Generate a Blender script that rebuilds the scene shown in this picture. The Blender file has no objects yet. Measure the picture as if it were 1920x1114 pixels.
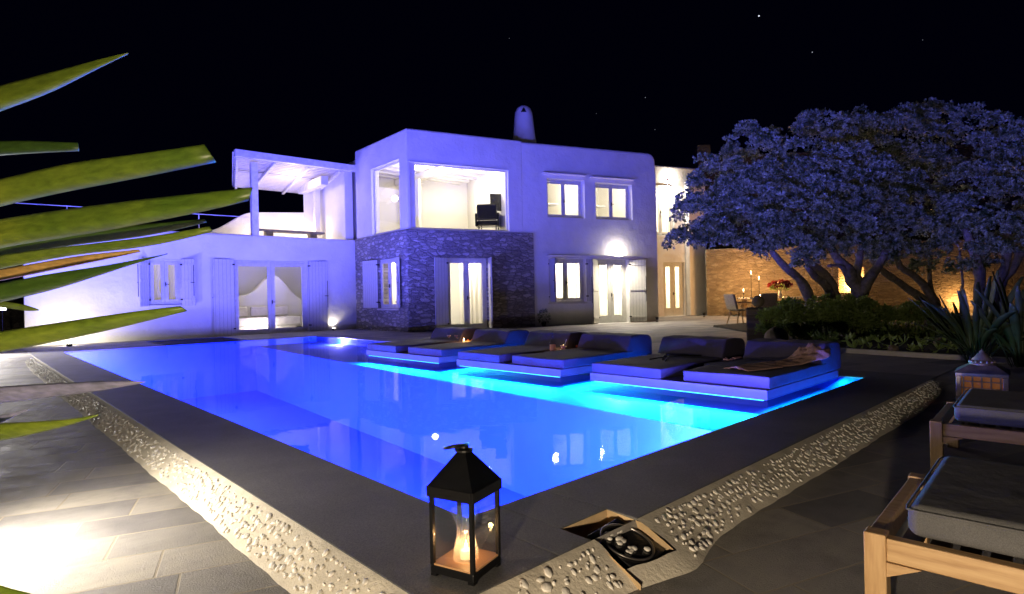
import bpy, bmesh, math, random
import numpy as np
from mathutils import Vector, Matrix
random.seed(7); rng=np.random.default_rng(7)
C=bpy.context.scene.collection; PI=math.pi; R=math.radians
scene=bpy.context.scene
# ---------------------------------------------------------------- camera
# world: X along the near pool edge, Y along the left pool edge, origin at the near pool corner, z=0 the coping
HEAD=R(46.6); CAM=Vector((-1.667,-2.098,1.0)); ROLL=R(1.2); F=1099.0
cd=bpy.data.cameras.new('camera'); co=bpy.data.objects.new('camera',cd); C.objects.link(co)
cd.sensor_width=36; cd.lens=F/1920*36; cd.clip_start=.05; cd.clip_end=3000
# forward direction in world: azimuth 0 of the camera frame
fw=Vector((math.cos(HEAD),math.sin(HEAD),0))
ang=math.atan2(fw.y,fw.x)-PI/2
co.location=CAM
co.rotation_euler=(Matrix.Rotation(ang,3,'Z')@Matrix.Rotation(PI/2,3,'X')@Matrix.Rotation(-ROLL,3,'Z')).to_euler()
scene.camera=co
rt=Vector((fw.y,-fw.x,0))
def at(x,y,Y):
    """photo pixel and distance ahead of the camera -> world point"""
    u=x-960; v=557-y; a=(u*math.cos(ROLL)+v*math.sin(ROLL))/F; b=(-u*math.sin(ROLL)+v*math.cos(ROLL))/F
    return CAM+rt*(a*Y)+fw*Y+Vector((0,0,b*Y))
# ---------------------------------------------------------------- view, sky
scene.view_settings.view_transform='Standard'; scene.view_settings.look='None'
scene.view_settings.exposure=0; scene.view_settings.gamma=1
scene.render.engine='CYCLES'
cy=scene.cycles; cy.use_denoising=True; cy.max_bounces=8; cy.diffuse_bounces=4; cy.glossy_bounces=4
cy.transparent_max_bounces=24; cy.transmission_bounces=6; cy.caustics_reflective=False; cy.caustics_refractive=False
cy.sample_clamp_indirect=4; cy.sample_clamp_direct=0
W=bpy.data.worlds.new('World'); scene.world=W; W.use_nodes=True
nt=W.node_tree; nt.nodes.clear()
out=nt.nodes.new('ShaderNodeOutputWorld'); bg=nt.nodes.new('ShaderNodeBackground')
sky=nt.nodes.new('ShaderNodeTexSky'); sky.sky_type='NISHITA'; sky.sun_disc=False
sky.sun_elevation=R(-6); sky.sun_rotation=R(200); sky.altitude=50
bg.inputs['Strength'].default_value=.08
nt.links.new(sky.outputs[0],bg.inputs[0])
tc=nt.nodes.new('ShaderNodeTexCoord')
b0=nt.nodes.new('ShaderNodeBackground'); b0.inputs[0].default_value=(.08,.1,1,1); b0.inputs[1].default_value=.0022
a0=nt.nodes.new('ShaderNodeAddShader'); nt.links.new(bg.outputs[0],a0.inputs[0]); nt.links.new(b0.outputs[0],a0.inputs[1]); last=a0.outputs[0]
for (px,py,s,st) in ((1423,30,.0009,1.6),(1523,98,.0006,.6),(1210,183,.0005,.35),(1228,243,.0005,.2),(955,72,.0005,.15),(1118,213,.0005,.12),(1730,75,.0005,.15)):
    d=(at(px,py,10)-CAM).normalized()
    sb=nt.nodes.new('ShaderNodeVectorMath'); sb.operation='DISTANCE'; sb.inputs[1].default_value=d
    nt.links.new(tc.outputs['Generated'],sb.inputs[0])
    lt=nt.nodes.new('ShaderNodeMath'); lt.operation='LESS_THAN'; lt.inputs[1].default_value=s
    nt.links.new(sb.outputs['Value'],lt.inputs[0])
    ml=nt.nodes.new('ShaderNodeMath'); ml.operation='MULTIPLY'; ml.inputs[1].default_value=st
    nt.links.new(lt.outputs[0],ml.inputs[0])
    b2=nt.nodes.new('ShaderNodeBackground'); b2.inputs[0].default_value=(.8,.85,1,1); nt.links.new(ml.outputs[0],b2.inputs[1])
    ad=nt.nodes.new('ShaderNodeAddShader'); nt.links.new(last,ad.inputs[0]); nt.links.new(b2.outputs[0],ad.inputs[1]); last=ad.outputs[0]
nt.links.new(last,out.inputs[0])
# ---------------------------------------------------------------- lamps
def point(name,loc,power,col,r=.05,typ='POINT',to=None,angle=120,blend=.5,size=None):
    l=bpy.data.lights.new(name,typ); l.energy=power; l.color=col
    if typ!='AREA': l.shadow_soft_size=r
    if typ=='SPOT': l.spot_size=R(angle); l.spot_blend=blend
    if typ=='AREA':
        l.shape='RECTANGLE'; l.size=size[0]; l.size_y=size[1]
    o=bpy.data.objects.new(name,l); C.objects.link(o); o.location=loc
    if to is not None: o.rotation_euler=(Vector(to)-Vector(loc)).to_track_quat('-Z','Y').to_euler()
    return o
WARM=(1,.80,.55); WW=(1,.89,.72); BLUE=(.175,.145,1.0); CYAN=(.02,.85,1.0); CANDLE=(1,.50,.17)
K=22.5
# blue lamps in the pool walls; the last added to brighten the dark shelf
for (x,y,tx,ty,p) in ((1.0,.12,0,1,95),(2.4,.12,0,1,95),(.12,1.8,1,.6,70),(.12,4.6,1,.6,75),(.12,7.6,1,.6,75),(.12,10.4,1,.6,75),(.12,12.9,1,.6,70),(5.66,12.4,-1,0,45),(5.70,9.6,-1,0,22)):
    point('pool_lamp_light',(x,y,-.34 if x<5 else -.1),p*K,BLUE,.06)
# assumed camera side lamps, added out of view, low over the paving
point('assumed_garden_lamp_light',(-2.7,-2.15,.45),480,WARM,.05)
point('assumed_floor_lamp_light',(-1.60,1.50,.36),140,WW,.04,'SPOT',(-1.35,1.45,-.12),158,.6)
# ---------------------------------------------------------------- materials
MATS={}
def newmat(n):
    m=bpy.data.materials.new(n); m.use_nodes=True; t=m.node_tree; b=t.nodes['Principled BSDF']; return m,t,b
def N(t,k,**kw):
    n=t.nodes.new(k)
    for a,v in kw.items():
        if a in n.inputs.keys() if isinstance(a,str) else False: n.inputs[a].default_value=v
        else: setattr(n,a,v)
    return n
def coords(t,scale=(1,1,1),rot=(0,0,0),kind='Object'):
    c=t.nodes.new('ShaderNodeTexCoord'); m=t.nodes.new('ShaderNodeMapping'); m.inputs['Scale'].default_value=scale; m.inputs['Rotation'].default_value=rot
    t.links.new(c.outputs[kind],m.inputs[0]); return m.outputs[0]
def noise(t,v,sc,det=4,rough=.55):
    n=t.nodes.new('ShaderNodeTexNoise'); n.inputs['Scale'].default_value=sc; n.inputs['Detail'].default_value=det; n.inputs['Roughness'].default_value=rough
    t.links.new(v,n.inputs['Vector']); return n
def ramp(t,f,stops):
    r=t.nodes.new('ShaderNodeValToRGB'); e=r.color_ramp.elements
    while len(e)<len(stops): e.new(.5)
    for i,(p,c) in enumerate(stops): e[i].position=p; e[i].color=(*c,1) if len(c)==3 else c
    t.links.new(f,r.inputs[0]); return r.outputs[0]
def bump(t,b,h,st,dist=.01,prev=None):
    n=t.nodes.new('ShaderNodeBump'); n.inputs['Strength'].default_value=st; n.inputs['Distance'].default_value=dist
    t.links.new(h,n.inputs['Height'])
    if prev is not None: t.links.new(prev,n.inputs['Normal'])
    t.links.new(n.outputs[0],b.inputs['Normal']); return n.outputs[0]
def mat(name,col,rough=.6,metal=0,nz=None,var=.15,bmp=None,spec=None,emit=None,coat=0):
    """plain procedural material: colour varied by noise, optional bump"""
    if name in MATS: return MATS[name]
    m,t,b=newmat(name); v=coords(t)
    n=noise(t,v,nz or 6,5)
    c0=[x*(1-var) for x in col]; c1=[min(1,x*(1+var)) for x in col]
    t.links.new(ramp(t,n.outputs[0],((.3,c0),(.7,c1))),b.inputs['Base Color'])
    b.inputs['Roughness'].default_value=rough; b.inputs['Metallic'].default_value=metal
    if spec is not None: b.inputs['Specular IOR Level'].default_value=spec
    if coat: b.inputs['Coat Weight'].default_value=coat
    if bmp: n2=noise(t,v,bmp[0],5,.6); bump(t,b,n2.outputs[0],bmp[1],bmp[2])
    if emit: b.inputs['Emission Color'].default_value=(*emit[0],1); b.inputs['Emission Strength'].default_value=emit[1]
    MATS[name]=m; return m
STUCCO=mat('stucco',(.78,.77,.74),.85,nz=1.3,var=.07,bmp=(2.6,.6,.06))
INNER=mat('interior_plaster',(.8,.78,.72),.9,nz=1.0,var=.03)
FRAMEW=mat('painted_wood',(.62,.61,.55),.5,nz=12,var=.08,bmp=(30,.15,.004))
DARKM=mat('black_iron',(.006,.006,.007),.35,.3,nz=20,var=.3,bmp=(60,.2,.002))
IRON=mat('dark_latch',(.02,.02,.02),.5,.3)
CONC=mat('white_cement',(.62,.60,.55),.85,nz=4,var=.1,bmp=(25,.3,.01))
FLOORIN=mat('interior_floor',(.6,.56,.48),.5)
def planks(name,col,step=.1,rot=(0,0,0),axis=0,rough=.6,dark=.35,var=.08):
    if name in MATS: return MATS[name]
    m,t,b=newmat(name); v=coords(t,rot=rot)
    sx=t.nodes.new('ShaderNodeSeparateXYZ'); t.links.new(v,sx.inputs[0])
    md=N(t,'ShaderNodeMath',operation='DIVIDE'); t.links.new(sx.outputs[axis],md.inputs[0]); md.inputs[1].default_value=step
    fr=N(t,'ShaderNodeMath',operation='FRACT'); t.links.new(md.outputs[0],fr.inputs[0])
    line=ramp(t,fr.outputs[0],((0,(0,0,0)),(.06,(1,1,1)),(.94,(1,1,1)),(1,(0,0,0))))
    n=noise(t,coords(t,(8,8,1.2)),9,4)
    c=ramp(t,n.outputs[0],((.3,[x*(1-var) for x in col]),(.7,[min(1,x*(1+var)) for x in col])))
    mx=N(t,'ShaderNodeMix',data_type='RGBA'); mx.inputs[6].default_value=(*[x*dark for x in col],1)
    t.links.new(line,mx.inputs[0]); t.links.new(c,mx.inputs[7]); t.links.new(mx.outputs[2],b.inputs['Base Color'])
    b.inputs['Roughness'].default_value=rough; bump(t,b,line,.6,.006); MATS[name]=m; return m
SHUT=planks('shutter_boards',(.60,.59,.53),.11,axis=0)
DECKW=planks('pergola_boards',(.74,.70,.62),.14,axis=1)
def stone(name,c0,c1,c2,mortar,scale=1,bw=.34,rh=.13,rot=(0,0,0)):
    """irregular rubble masonry on object X (along) and Z (up)"""
    m,t,b=newmat(name)
    v=coords(t)
    sp=t.nodes.new('ShaderNodeSeparateXYZ'); t.links.new(v,sp.inputs[0])
    cb=t.nodes.new('ShaderNodeCombineXYZ'); t.links.new(sp.outputs[0],cb.inputs[0]); t.links.new(sp.outputs[2],cb.inputs[1])
    n0=noise(t,cb.outputs[0],2.2,3); 
    ad=N(t,'ShaderNodeVectorMath',operation='MULTIPLY_ADD'); t.links.new(n0.outputs['Color'],ad.inputs[0]); ad.inputs[1].default_value=(.22,.16,0); t.links.new(cb.outputs[0],ad.inputs[2])
    n1=noise(t,cb.outputs[0],9,3)
    ad2=N(t,'ShaderNodeVectorMath',operation='MULTIPLY_ADD'); t.links.new(n1.outputs['Color'],ad2.inputs[0]); ad2.inputs[1].default_value=(.06,.05,0); t.links.new(ad.outputs[0],ad2.inputs[2])
    mp=t.nodes.new('ShaderNodeMapping'); mp.inputs['Scale'].default_value=(1/bw*scale,1/rh*scale,1); t.links.new(ad2.outputs[0],mp.inputs[0])
    vo=t.nodes.new('ShaderNodeTexVoronoi'); vo.feature='DISTANCE_TO_EDGE'; vo.inputs['Scale'].default_value=1; vo.inputs['Randomness'].default_value=.75; t.links.new(mp.outputs[0],vo.inputs['Vector'])
    vc=t.nodes.new('ShaderNodeTexVoronoi'); vc.inputs['Scale'].default_value=1; vc.inputs['Randomness'].default_value=.75; t.links.new(mp.outputs[0],vc.inputs['Vector'])
    sc=t.nodes.new('ShaderNodeSeparateColor'); t.links.new(vc.outputs['Color'],sc.inputs[0])
    cc=ramp(t,sc.outputs[0],((0,c0),(.5,c1),(1,c2)))
    n2=noise(t,cb.outputs[0],22,5,.7)
    mm=N(t,'ShaderNodeMix',data_type='RGBA',blend_type='MULTIPLY'); mm.inputs[0].default_value=.7
    t.links.new(cc,mm.inputs[6]); t.links.new(ramp(t,n2.outputs[0],((.3,(.5,.5,.5)),(.75,(1.25,1.25,1.25)))),mm.inputs[7])
    ed=ramp(t,vo.outputs['Distance'],((0.0,(0,0,0)),(.16,(1,1,1))))
    mx=N(t,'ShaderNodeMix',data_type='RGBA'); mx.inputs[6].default_value=(*mortar,1); t.links.new(ed,mx.inputs[0]); t.links.new(mm.outputs[2],mx.inputs[7])
    t.links.new(mx.outputs[2],b.inputs['Base Color']); b.inputs['Roughness'].default_value=.85
    p=bump(t,b,ed,.8,.03); bump(t,b,n2.outputs[0],.9,.05,p)
    MATS[name]=m; return m
STONE=stone('rubble_stone',(.30,.27,.23),(.46,.42,.36),(.66,.61,.54),(.20,.185,.165),bw=.27,rh=.095)
STONEW=stone('warm_stone',(.24,.20,.13),(.36,.30,.2),(.46,.40,.28),(.28,.23,.15),bw=.30,rh=.11)
def paving():
    m,t,b=newmat('stone_paving'); v=coords(t,rot=(0,0,R(19)))
    n0=noise(t,v,.7,2)
    ad=N(t,'ShaderNodeVectorMath',operation='MULTIPLY_ADD'); t.links.new(n0.outputs['Color'],ad.inputs[0]); ad.inputs[1].default_value=(.03,.02,0); t.links.new(v,ad.inputs[2])
    br=t.nodes.new('ShaderNodeTexBrick'); br.inputs['Scale'].default_value=1; br.inputs['Mortar Size'].default_value=.006; br.inputs['Mortar Smooth'].default_value=.3
    br.inputs['Brick Width'].default_value=.62; br.inputs['Row Height'].default_value=.3; br.offset=.37; br.squash=1.35; br.squash_frequency=3
    br.inputs['Color1'].default_value=(.0,.0,.0,1); br.inputs['Color2'].default_value=(1,1,1,1); br.inputs['Mortar'].default_value=(.5,.5,.5,1)
    t.links.new(ad.outputs[0],br.inputs['Vector'])
    cc=ramp(t,br.outputs['Color'],((0,(.17,.165,.17)),(.35,(.25,.24,.23)),(.7,(.28,.265,.25)),(1,(.34,.32,.29))))
    n1=noise(t,v,5,6,.65); n2=noise(t,v,110,4,.75); n3=noise(t,coords(t,(1,7,1),(0,0,R(8))),3,5,.6)
    m1=N(t,'ShaderNodeMix',data_type='RGBA',blend_type='MULTIPLY'); m1.inputs[0].default_value=.8
    t.links.new(cc,m1.inputs[6]); t.links.new(ramp(t,n1.outputs[0],((.28,(.5,.49,.48)),(.5,(.95,.94,.93)),(.72,(1.18,1.15,1.1)))),m1.inputs[7])
    m3=N(t,'ShaderNodeMix',data_type='RGBA',blend_type='MULTIPLY'); m3.inputs[0].default_value=.22
    t.links.new(m1.outputs[2],m3.inputs[6]); t.links.new(ramp(t,n3.outputs[0],((.3,(.6,.6,.62)),(.7,(1.15,1.13,1.1)))),m3.inputs[7])
    m2=N(t,'ShaderNodeMix',data_type='RGBA'); m2.inputs[7].default_value=(.30,.26,.2,1); t.links.new(br.outputs['Fac'],m2.inputs[0]); t.links.new(m3.outputs[2],m2.inputs[6])
    t.links.new(m2.outputs[2],b.inputs['Base Color']); b.inputs['Roughness'].default_value=.5
    t.links.new(ramp(t,n1.outputs[0],((.3,(.55,.55,.55)),(.7,(.8,.8,.8)))),b.inputs['Roughness'])
    iv=N(t,'ShaderNodeMath',operation='SUBTRACT'); iv.inputs[0].default_value=1; t.links.new(br.outputs['Fac'],iv.inputs[1])
    p=bump(t,b,iv.outputs[0],.8,.012); p=bump(t,b,n2.outputs[0],.7,.008,p); bump(t,b,n1.outputs[0],.07,.02,p)
    return m
PAVE=paving()
def coping_mat():
    m,t,b=newmat('granite_coping'); v=coords(t); n1=noise(t,v,170,3,.75); n2=noise(t,v,3,5)
    c=ramp(t,n1.outputs[0],((.35,(.07,.07,.072)),(.62,(.17,.165,.16))))
    mm=N(t,'ShaderNodeMix',data_type='RGBA',blend_type='MULTIPLY'); mm.inputs[0].default_value=.6; t.links.new(c,mm.inputs[6]); t.links.new(ramp(t,n2.outputs[0],((.3,(.7,.7,.7)),(.7,(1.2,1.2,1.2)))),mm.inputs[7])
    t.links.new(mm.outputs[2],b.inputs['Base Color']); b.inputs['Roughness'].default_value=.6; bump(t,b,n1.outputs[0],.5,.004); return m
COPE=coping_mat()
def basin_mat():
    m,t,b=newmat('pool_plaster'); v=coords(t); n=noise(t,v,1.1,4); n2=noise(t,v,60,3)
    t.links.new(ramp(t,n.outputs[0],((.3,(.005,.105,.80)),(.7,(.008,.135,.88)))),b.inputs['Base Color']); b.inputs['Roughness'].default_value=.8
    bump(t,b,n2.outputs[0],.2,.004); return m
BASIN=basin_mat()
def schlick(t,f0,normal=None):
    lw=t.nodes.new('ShaderNodeLayerWeight'); lw.inputs[0].default_value=.5
    if normal is not None: t.links.new(normal,lw.inputs['Normal'])
    p=t.nodes.new('ShaderNodeMath'); p.operation='POWER'; p.inputs[1].default_value=5; t.links.new(lw.outputs['Facing'],p.inputs[0])
    m=t.nodes.new('ShaderNodeMath'); m.operation='MULTIPLY_ADD'; m.inputs[1].default_value=1-f0; m.inputs[2].default_value=f0; t.links.new(p.outputs[0],m.inputs[0]); return m
def water_mat():
    m=bpy.data.materials.new('pool_water'); m.use_nodes=True; t=m.node_tree; t.nodes.clear()
    o=t.nodes.new('ShaderNodeOutputMaterial'); fr=schlick(t,.022)
    tr=t.nodes.new('ShaderNodeBsdfTransparent'); tr.inputs[0].default_value=(.80,.93,1,1)
    gl=t.nodes.new('ShaderNodeBsdfGlossy'); gl.inputs['Roughness'].default_value=.02; gl.inputs['Color'].default_value=(.30,.31,.38,1)
    mx=t.nodes.new('ShaderNodeMixShader')
    v=coords(t,(1,.5,1)); n=noise(t,v,3.5,3,.5)
    bp=t.nodes.new('ShaderNodeBump'); bp.inputs['Strength'].default_value=.12; bp.inputs['Distance'].default_value=.012; t.links.new(n.outputs[0],bp.inputs['Height'])
    t.links.new(bp.outputs[0],gl.inputs['Normal'])
    t.links.new(fr.outputs[0],mx.inputs[0]); t.links.new(tr.outputs[0],mx.inputs[1]); t.links.new(gl.outputs[0],mx.inputs[2]); t.links.new(mx.outputs[0],o.inputs[0])
    return m
WATER=water_mat()
def glass_mat(name,tint=(1,1,1),ior=1.45,rough=.0):
    m=bpy.data.materials.new(name); m.use_nodes=True; t=m.node_tree; t.nodes.clear()
    o=t.nodes.new('ShaderNodeOutputMaterial'); fr=schlick(t,((ior-1)/(ior+1))**2)
    tr=t.nodes.new('ShaderNodeBsdfTransparent'); tr.inputs[0].default_value=(*tint,1)
    gl=t.nodes.new('ShaderNodeBsdfGlossy'); gl.inputs['Roughness'].default_value=rough
    v=coords(t); n=noise(t,v,1.5,2); bp=t.nodes.new('ShaderNodeBump'); bp.inputs['Strength'].default_value=.03; t.links.new(n.outputs[0],bp.inputs['Height']); t.links.new(bp.outputs[0],gl.inputs['Normal'])
    mx=t.nodes.new('ShaderNodeMixShader'); t.links.new(fr.outputs[0],mx.inputs[0]); t.links.new(tr.outputs[0],mx.inputs[1]); t.links.new(gl.outputs[0],mx.inputs[2]); t.links.new(mx.outputs[0],o.inputs[0]); return m
GLASS=glass_mat('window_glass',(.97,.98,.97)); CGLASS=glass_mat('clear_glass',(.93,.95,.96),1.6)
def frosted():
    m=bpy.data.materials.new('hurricane_glass'); m.use_nodes=True; t=m.node_tree; t.nodes.clear()
    o=t.nodes.new('ShaderNodeOutputMaterial'); fr=schlick(t,.05); tr=t.nodes.new('ShaderNodeBsdfTransparent'); gl=t.nodes.new('ShaderNodeBsdfGlossy'); gl.inputs['Roughness'].default_value=.08
    tl=t.nodes.new('ShaderNodeBsdfTranslucent'); tl.inputs[0].default_value=(.9,.85,.8,1); n=noise(t,coords(t),30,3); bp=t.nodes.new('ShaderNodeBump'); bp.inputs['Strength'].default_value=.3; t.links.new(n.outputs[0],bp.inputs['Height']); t.links.new(bp.outputs[0],gl.inputs['Normal'])
    m0=t.nodes.new('ShaderNodeMixShader'); m0.inputs[0].default_value=.28; t.links.new(tr.outputs[0],m0.inputs[1]); t.links.new(tl.outputs[0],m0.inputs[2])
    mx=t.nodes.new('ShaderNodeMixShader'); t.links.new(fr.outputs[0],mx.inputs[0]); t.links.new(m0.outputs[0],mx.inputs[1]); t.links.new(gl.outputs[0],mx.inputs[2]); t.links.new(mx.outputs[0],o.inputs[0]); return m
HURR=frosted()
def sheer():
    m=bpy.data.materials.new('sheer_fabric'); m.use_nodes=True; t=m.node_tree; t.nodes.clear()
    o=t.nodes.new('ShaderNodeOutputMaterial'); d=t.nodes.new('ShaderNodeBsdfDiffuse'); d.inputs[0].default_value=(.85,.82,.75,1); l=t.nodes.new('ShaderNodeBsdfTranslucent'); l.inputs[0].default_value=(.9,.86,.76,1)
    mx=t.nodes.new('ShaderNodeMixShader'); mx.inputs[0].default_value=.6; t.links.new(d.outputs[0],mx.inputs[1]); t.links.new(l.outputs[0],mx.inputs[2]); t.links.new(mx.outputs[0],o.inputs[0])
    n=noise(t,coords(t),40,2); bp=t.nodes.new('ShaderNodeBump'); bp.inputs['Strength'].default_value=.1; t.links.new(n.outputs[0],bp.inputs['Height']); t.links.new(bp.outputs[0],d.inputs['Normal']); return m
SHEER=sheer()
def foliage(name,c0,c1,rough=.45,transl=.25,sc=3):
    m,t,b=newmat(name); v=coords(t); n=noise(t,v,sc,4); 
    t.links.new(ramp(t,n.outputs[0],((.3,c0),(.7,c1))),b.inputs['Base Color']); b.inputs['Roughness'].default_value=rough
    l=t.nodes.new('ShaderNodeBsdfTranslucent'); l.inputs[0].default_value=(*[x*1.2 for x in c1],1)
    mx=t.nodes.new('ShaderNodeMixShader'); mx.inputs[0].default_value=transl; o=t.nodes['Material Output']
    t.links.new(b.outputs[0],mx.inputs[1]); t.links.new(l.outputs[0],mx.inputs[2]); t.links.new(mx.outputs[0],o.inputs[0])
    n2=noise(t,v,30,2); bump(t,b,n2.outputs[0],.2,.005); return m
def veins(m):
    t=m.node_tree; b=t.nodes['Principled BSDF']; v=coords(t,(1.2,30,110),(0,0,-R(46.6)+PI/2)); n=noise(t,v,1.0,4,.6)
    src=b.inputs['Base Color'].links[0].from_socket; mx=N(t,'ShaderNodeMix',data_type='RGBA',blend_type='MULTIPLY'); mx.inputs[0].default_value=.75
    t.links.new(src,mx.inputs[6]); t.links.new(ramp(t,n.outputs[0],((.3,(.45,.5,.4)),(.65,(1.25,1.2,1.2)))),mx.inputs[7]); t.links.new(mx.outputs[2],b.inputs['Base Color']); bump(t,b,n.outputs[0],.5,.003)
def sharpen(m,a,b_):
    for n in m.node_tree.nodes:
        if n.type=='VALTORGB': n.color_ramp.elements[0].position=a; n.color_ramp.elements[1].position=b_
LEAF=foliage('tree_leaves',(.035,.07,.025),(.40,.46,.34),.35,.1,6)
sharpen(LEAF,.40,.60)  # pale and dark noise clumps also stand in for lit and shaded foliage
LEAFB=foliage('hedge_leaves',(.10,.16,.03),(.24,.32,.09))
BLADE=foliage('blade_leaf',(.035,.07,.005),(.11,.14,.012),.45,.05,2)
BLADEG=foliage('lavender_leaf',(.09,.09,.15),(.17,.17,.26),.5,.1,4)
BLADED=foliage('dry_leaf',(.25,.14,.03),(.35,.22,.07),.7,.1,6)
BLADEK=foliage('dark_blade_leaf',(.012,.035,.004),(.04,.075,.008),.45,.05,2); veins(BLADEK); veins(BLADE); veins(BLADED); veins(BLADEG)
STRAP=foliage('strap_leaf',(.025,.045,.02),(.06,.085,.04),.5,.15)
RED=foliage('red_petals',(.10,.01,.01),(.2,.02,.02))
BARK=mat('bark',(.22,.19,.16),.85,nz=14,var=.4,bmp=(30,.7,.02))
SOIL=mat('garden_soil',(.035,.028,.02),.95,nz=6,var=.4,bmp=(18,.8,.05))
HILLM=mat('dry_scrub',(.05,.04,.03),.95,nz=.3,var=.5)
def teak(name='teak_wood',sc=(22,2.0,22)):
    m,t,b=newmat(name); v=coords(t,(1,1,1)); 
    mp=coords(t,sc); n=noise(t,mp,2.2,6,.6)
    t.links.new(ramp(t,n.outputs[0],((.25,(.36,.20,.085)),(.5,(.52,.33,.16)),(.75,(.62,.42,.22)))),b.inputs['Base Color']); b.inputs['Roughness'].default_value=.45
    bump(t,b,n.outputs[0],.2,.003); return m
TEAK=teak(); TEAKZ=teak('teak_upright',(22,22,2.0)); TEAKX=teak('teak_cross',(2.0,22,22))
def fabric(name,col,rough=.85,sc=350):
    m,t,b=newmat(name); v=coords(t); n=noise(t,v,sc,2,.7); n2=noise(t,v,5,5)
    mm=N(t,'ShaderNodeMix',data_type='RGBA',blend_type='MULTIPLY'); mm.inputs[0].default_value=.7
    t.links.new(ramp(t,n.outputs[0],((.3,[x*.7 for x in col]),(.7,[x*1.25 for x in col]))),mm.inputs[6]); t.links.new(ramp(t,n2.outputs[0],((.3,(.8,.8,.8)),(.7,(1.15,1.15,1.15)))),mm.inputs[7])
    t.links.new(mm.outputs[2],b.inputs['Base Color']); b.inputs['Roughness'].default_value=rough
    b.inputs['Sheen Weight'].default_value=.03; b.inputs['Specular IOR Level'].default_value=.25
    p=bump(t,b,n.outputs[0],.3,.002); bump(t,b,n2.outputs[0],.5,.03,p); return m
CUSH=fabric('grey_canvas',(.115,.115,.12)); MATT=fabric('taupe_canvas',(.048,.040,.075),.7,200); WOOL=fabric('mauve_throw',(.45,.27,.24),.95,90)
PEB=mat('pebble',(.68,.65,.60),.5,nz=14,var=.38)
STRIPM=mat('strip_cement',(.60,.55,.46),.9,nz=5,var=.18,bmp=(60,.5,.01))
TANW=mat('stained_plaster',(.50,.36,.2),.9,nz=7,var=.3,bmp=(30,.3,.01))
ROCK=mat('rock',(.22,.17,.12),.9,nz=5,var=.4,bmp=(8,.8,.05))
WHITEP=mat('white_paint',(.75,.74,.72),.5)
BLACKP=mat('black_gloss',(.012,.012,.013),.25)
BRONZE=mat('aged_metal',(.32,.26,.27),.45,.7,nz=15,var=.3,bmp=(40,.3,.004))
AMBER=mat('amber_glass',(.55,.2,.05),.3,emit=((1,.35,.08),.08))
WAX=mat('candle_wax',(.8,.7,.5),.5,emit=((1,.6,.25),.8))
FLAME=mat('flame',(1,.7,.3),.5,emit=((1,.62,.25),30))
LAMPE=mat('lamp_lens',(1,.95,.85),.5,emit=((1,.92,.8),25))
POOLL=mat('pool_lamp_lens',(.4,.5,1),.5,emit=((.25,.45,1),12))
RATT=mat('rattan',(.42,.35,.25),.7,nz=60,var=.4,bmp=(120,.8,.004))
ORANGE=mat('sunflame_drink',(.7,.22,.1),.3); CERAM=mat('ceramic',(.7,.68,.64),.35)
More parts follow.
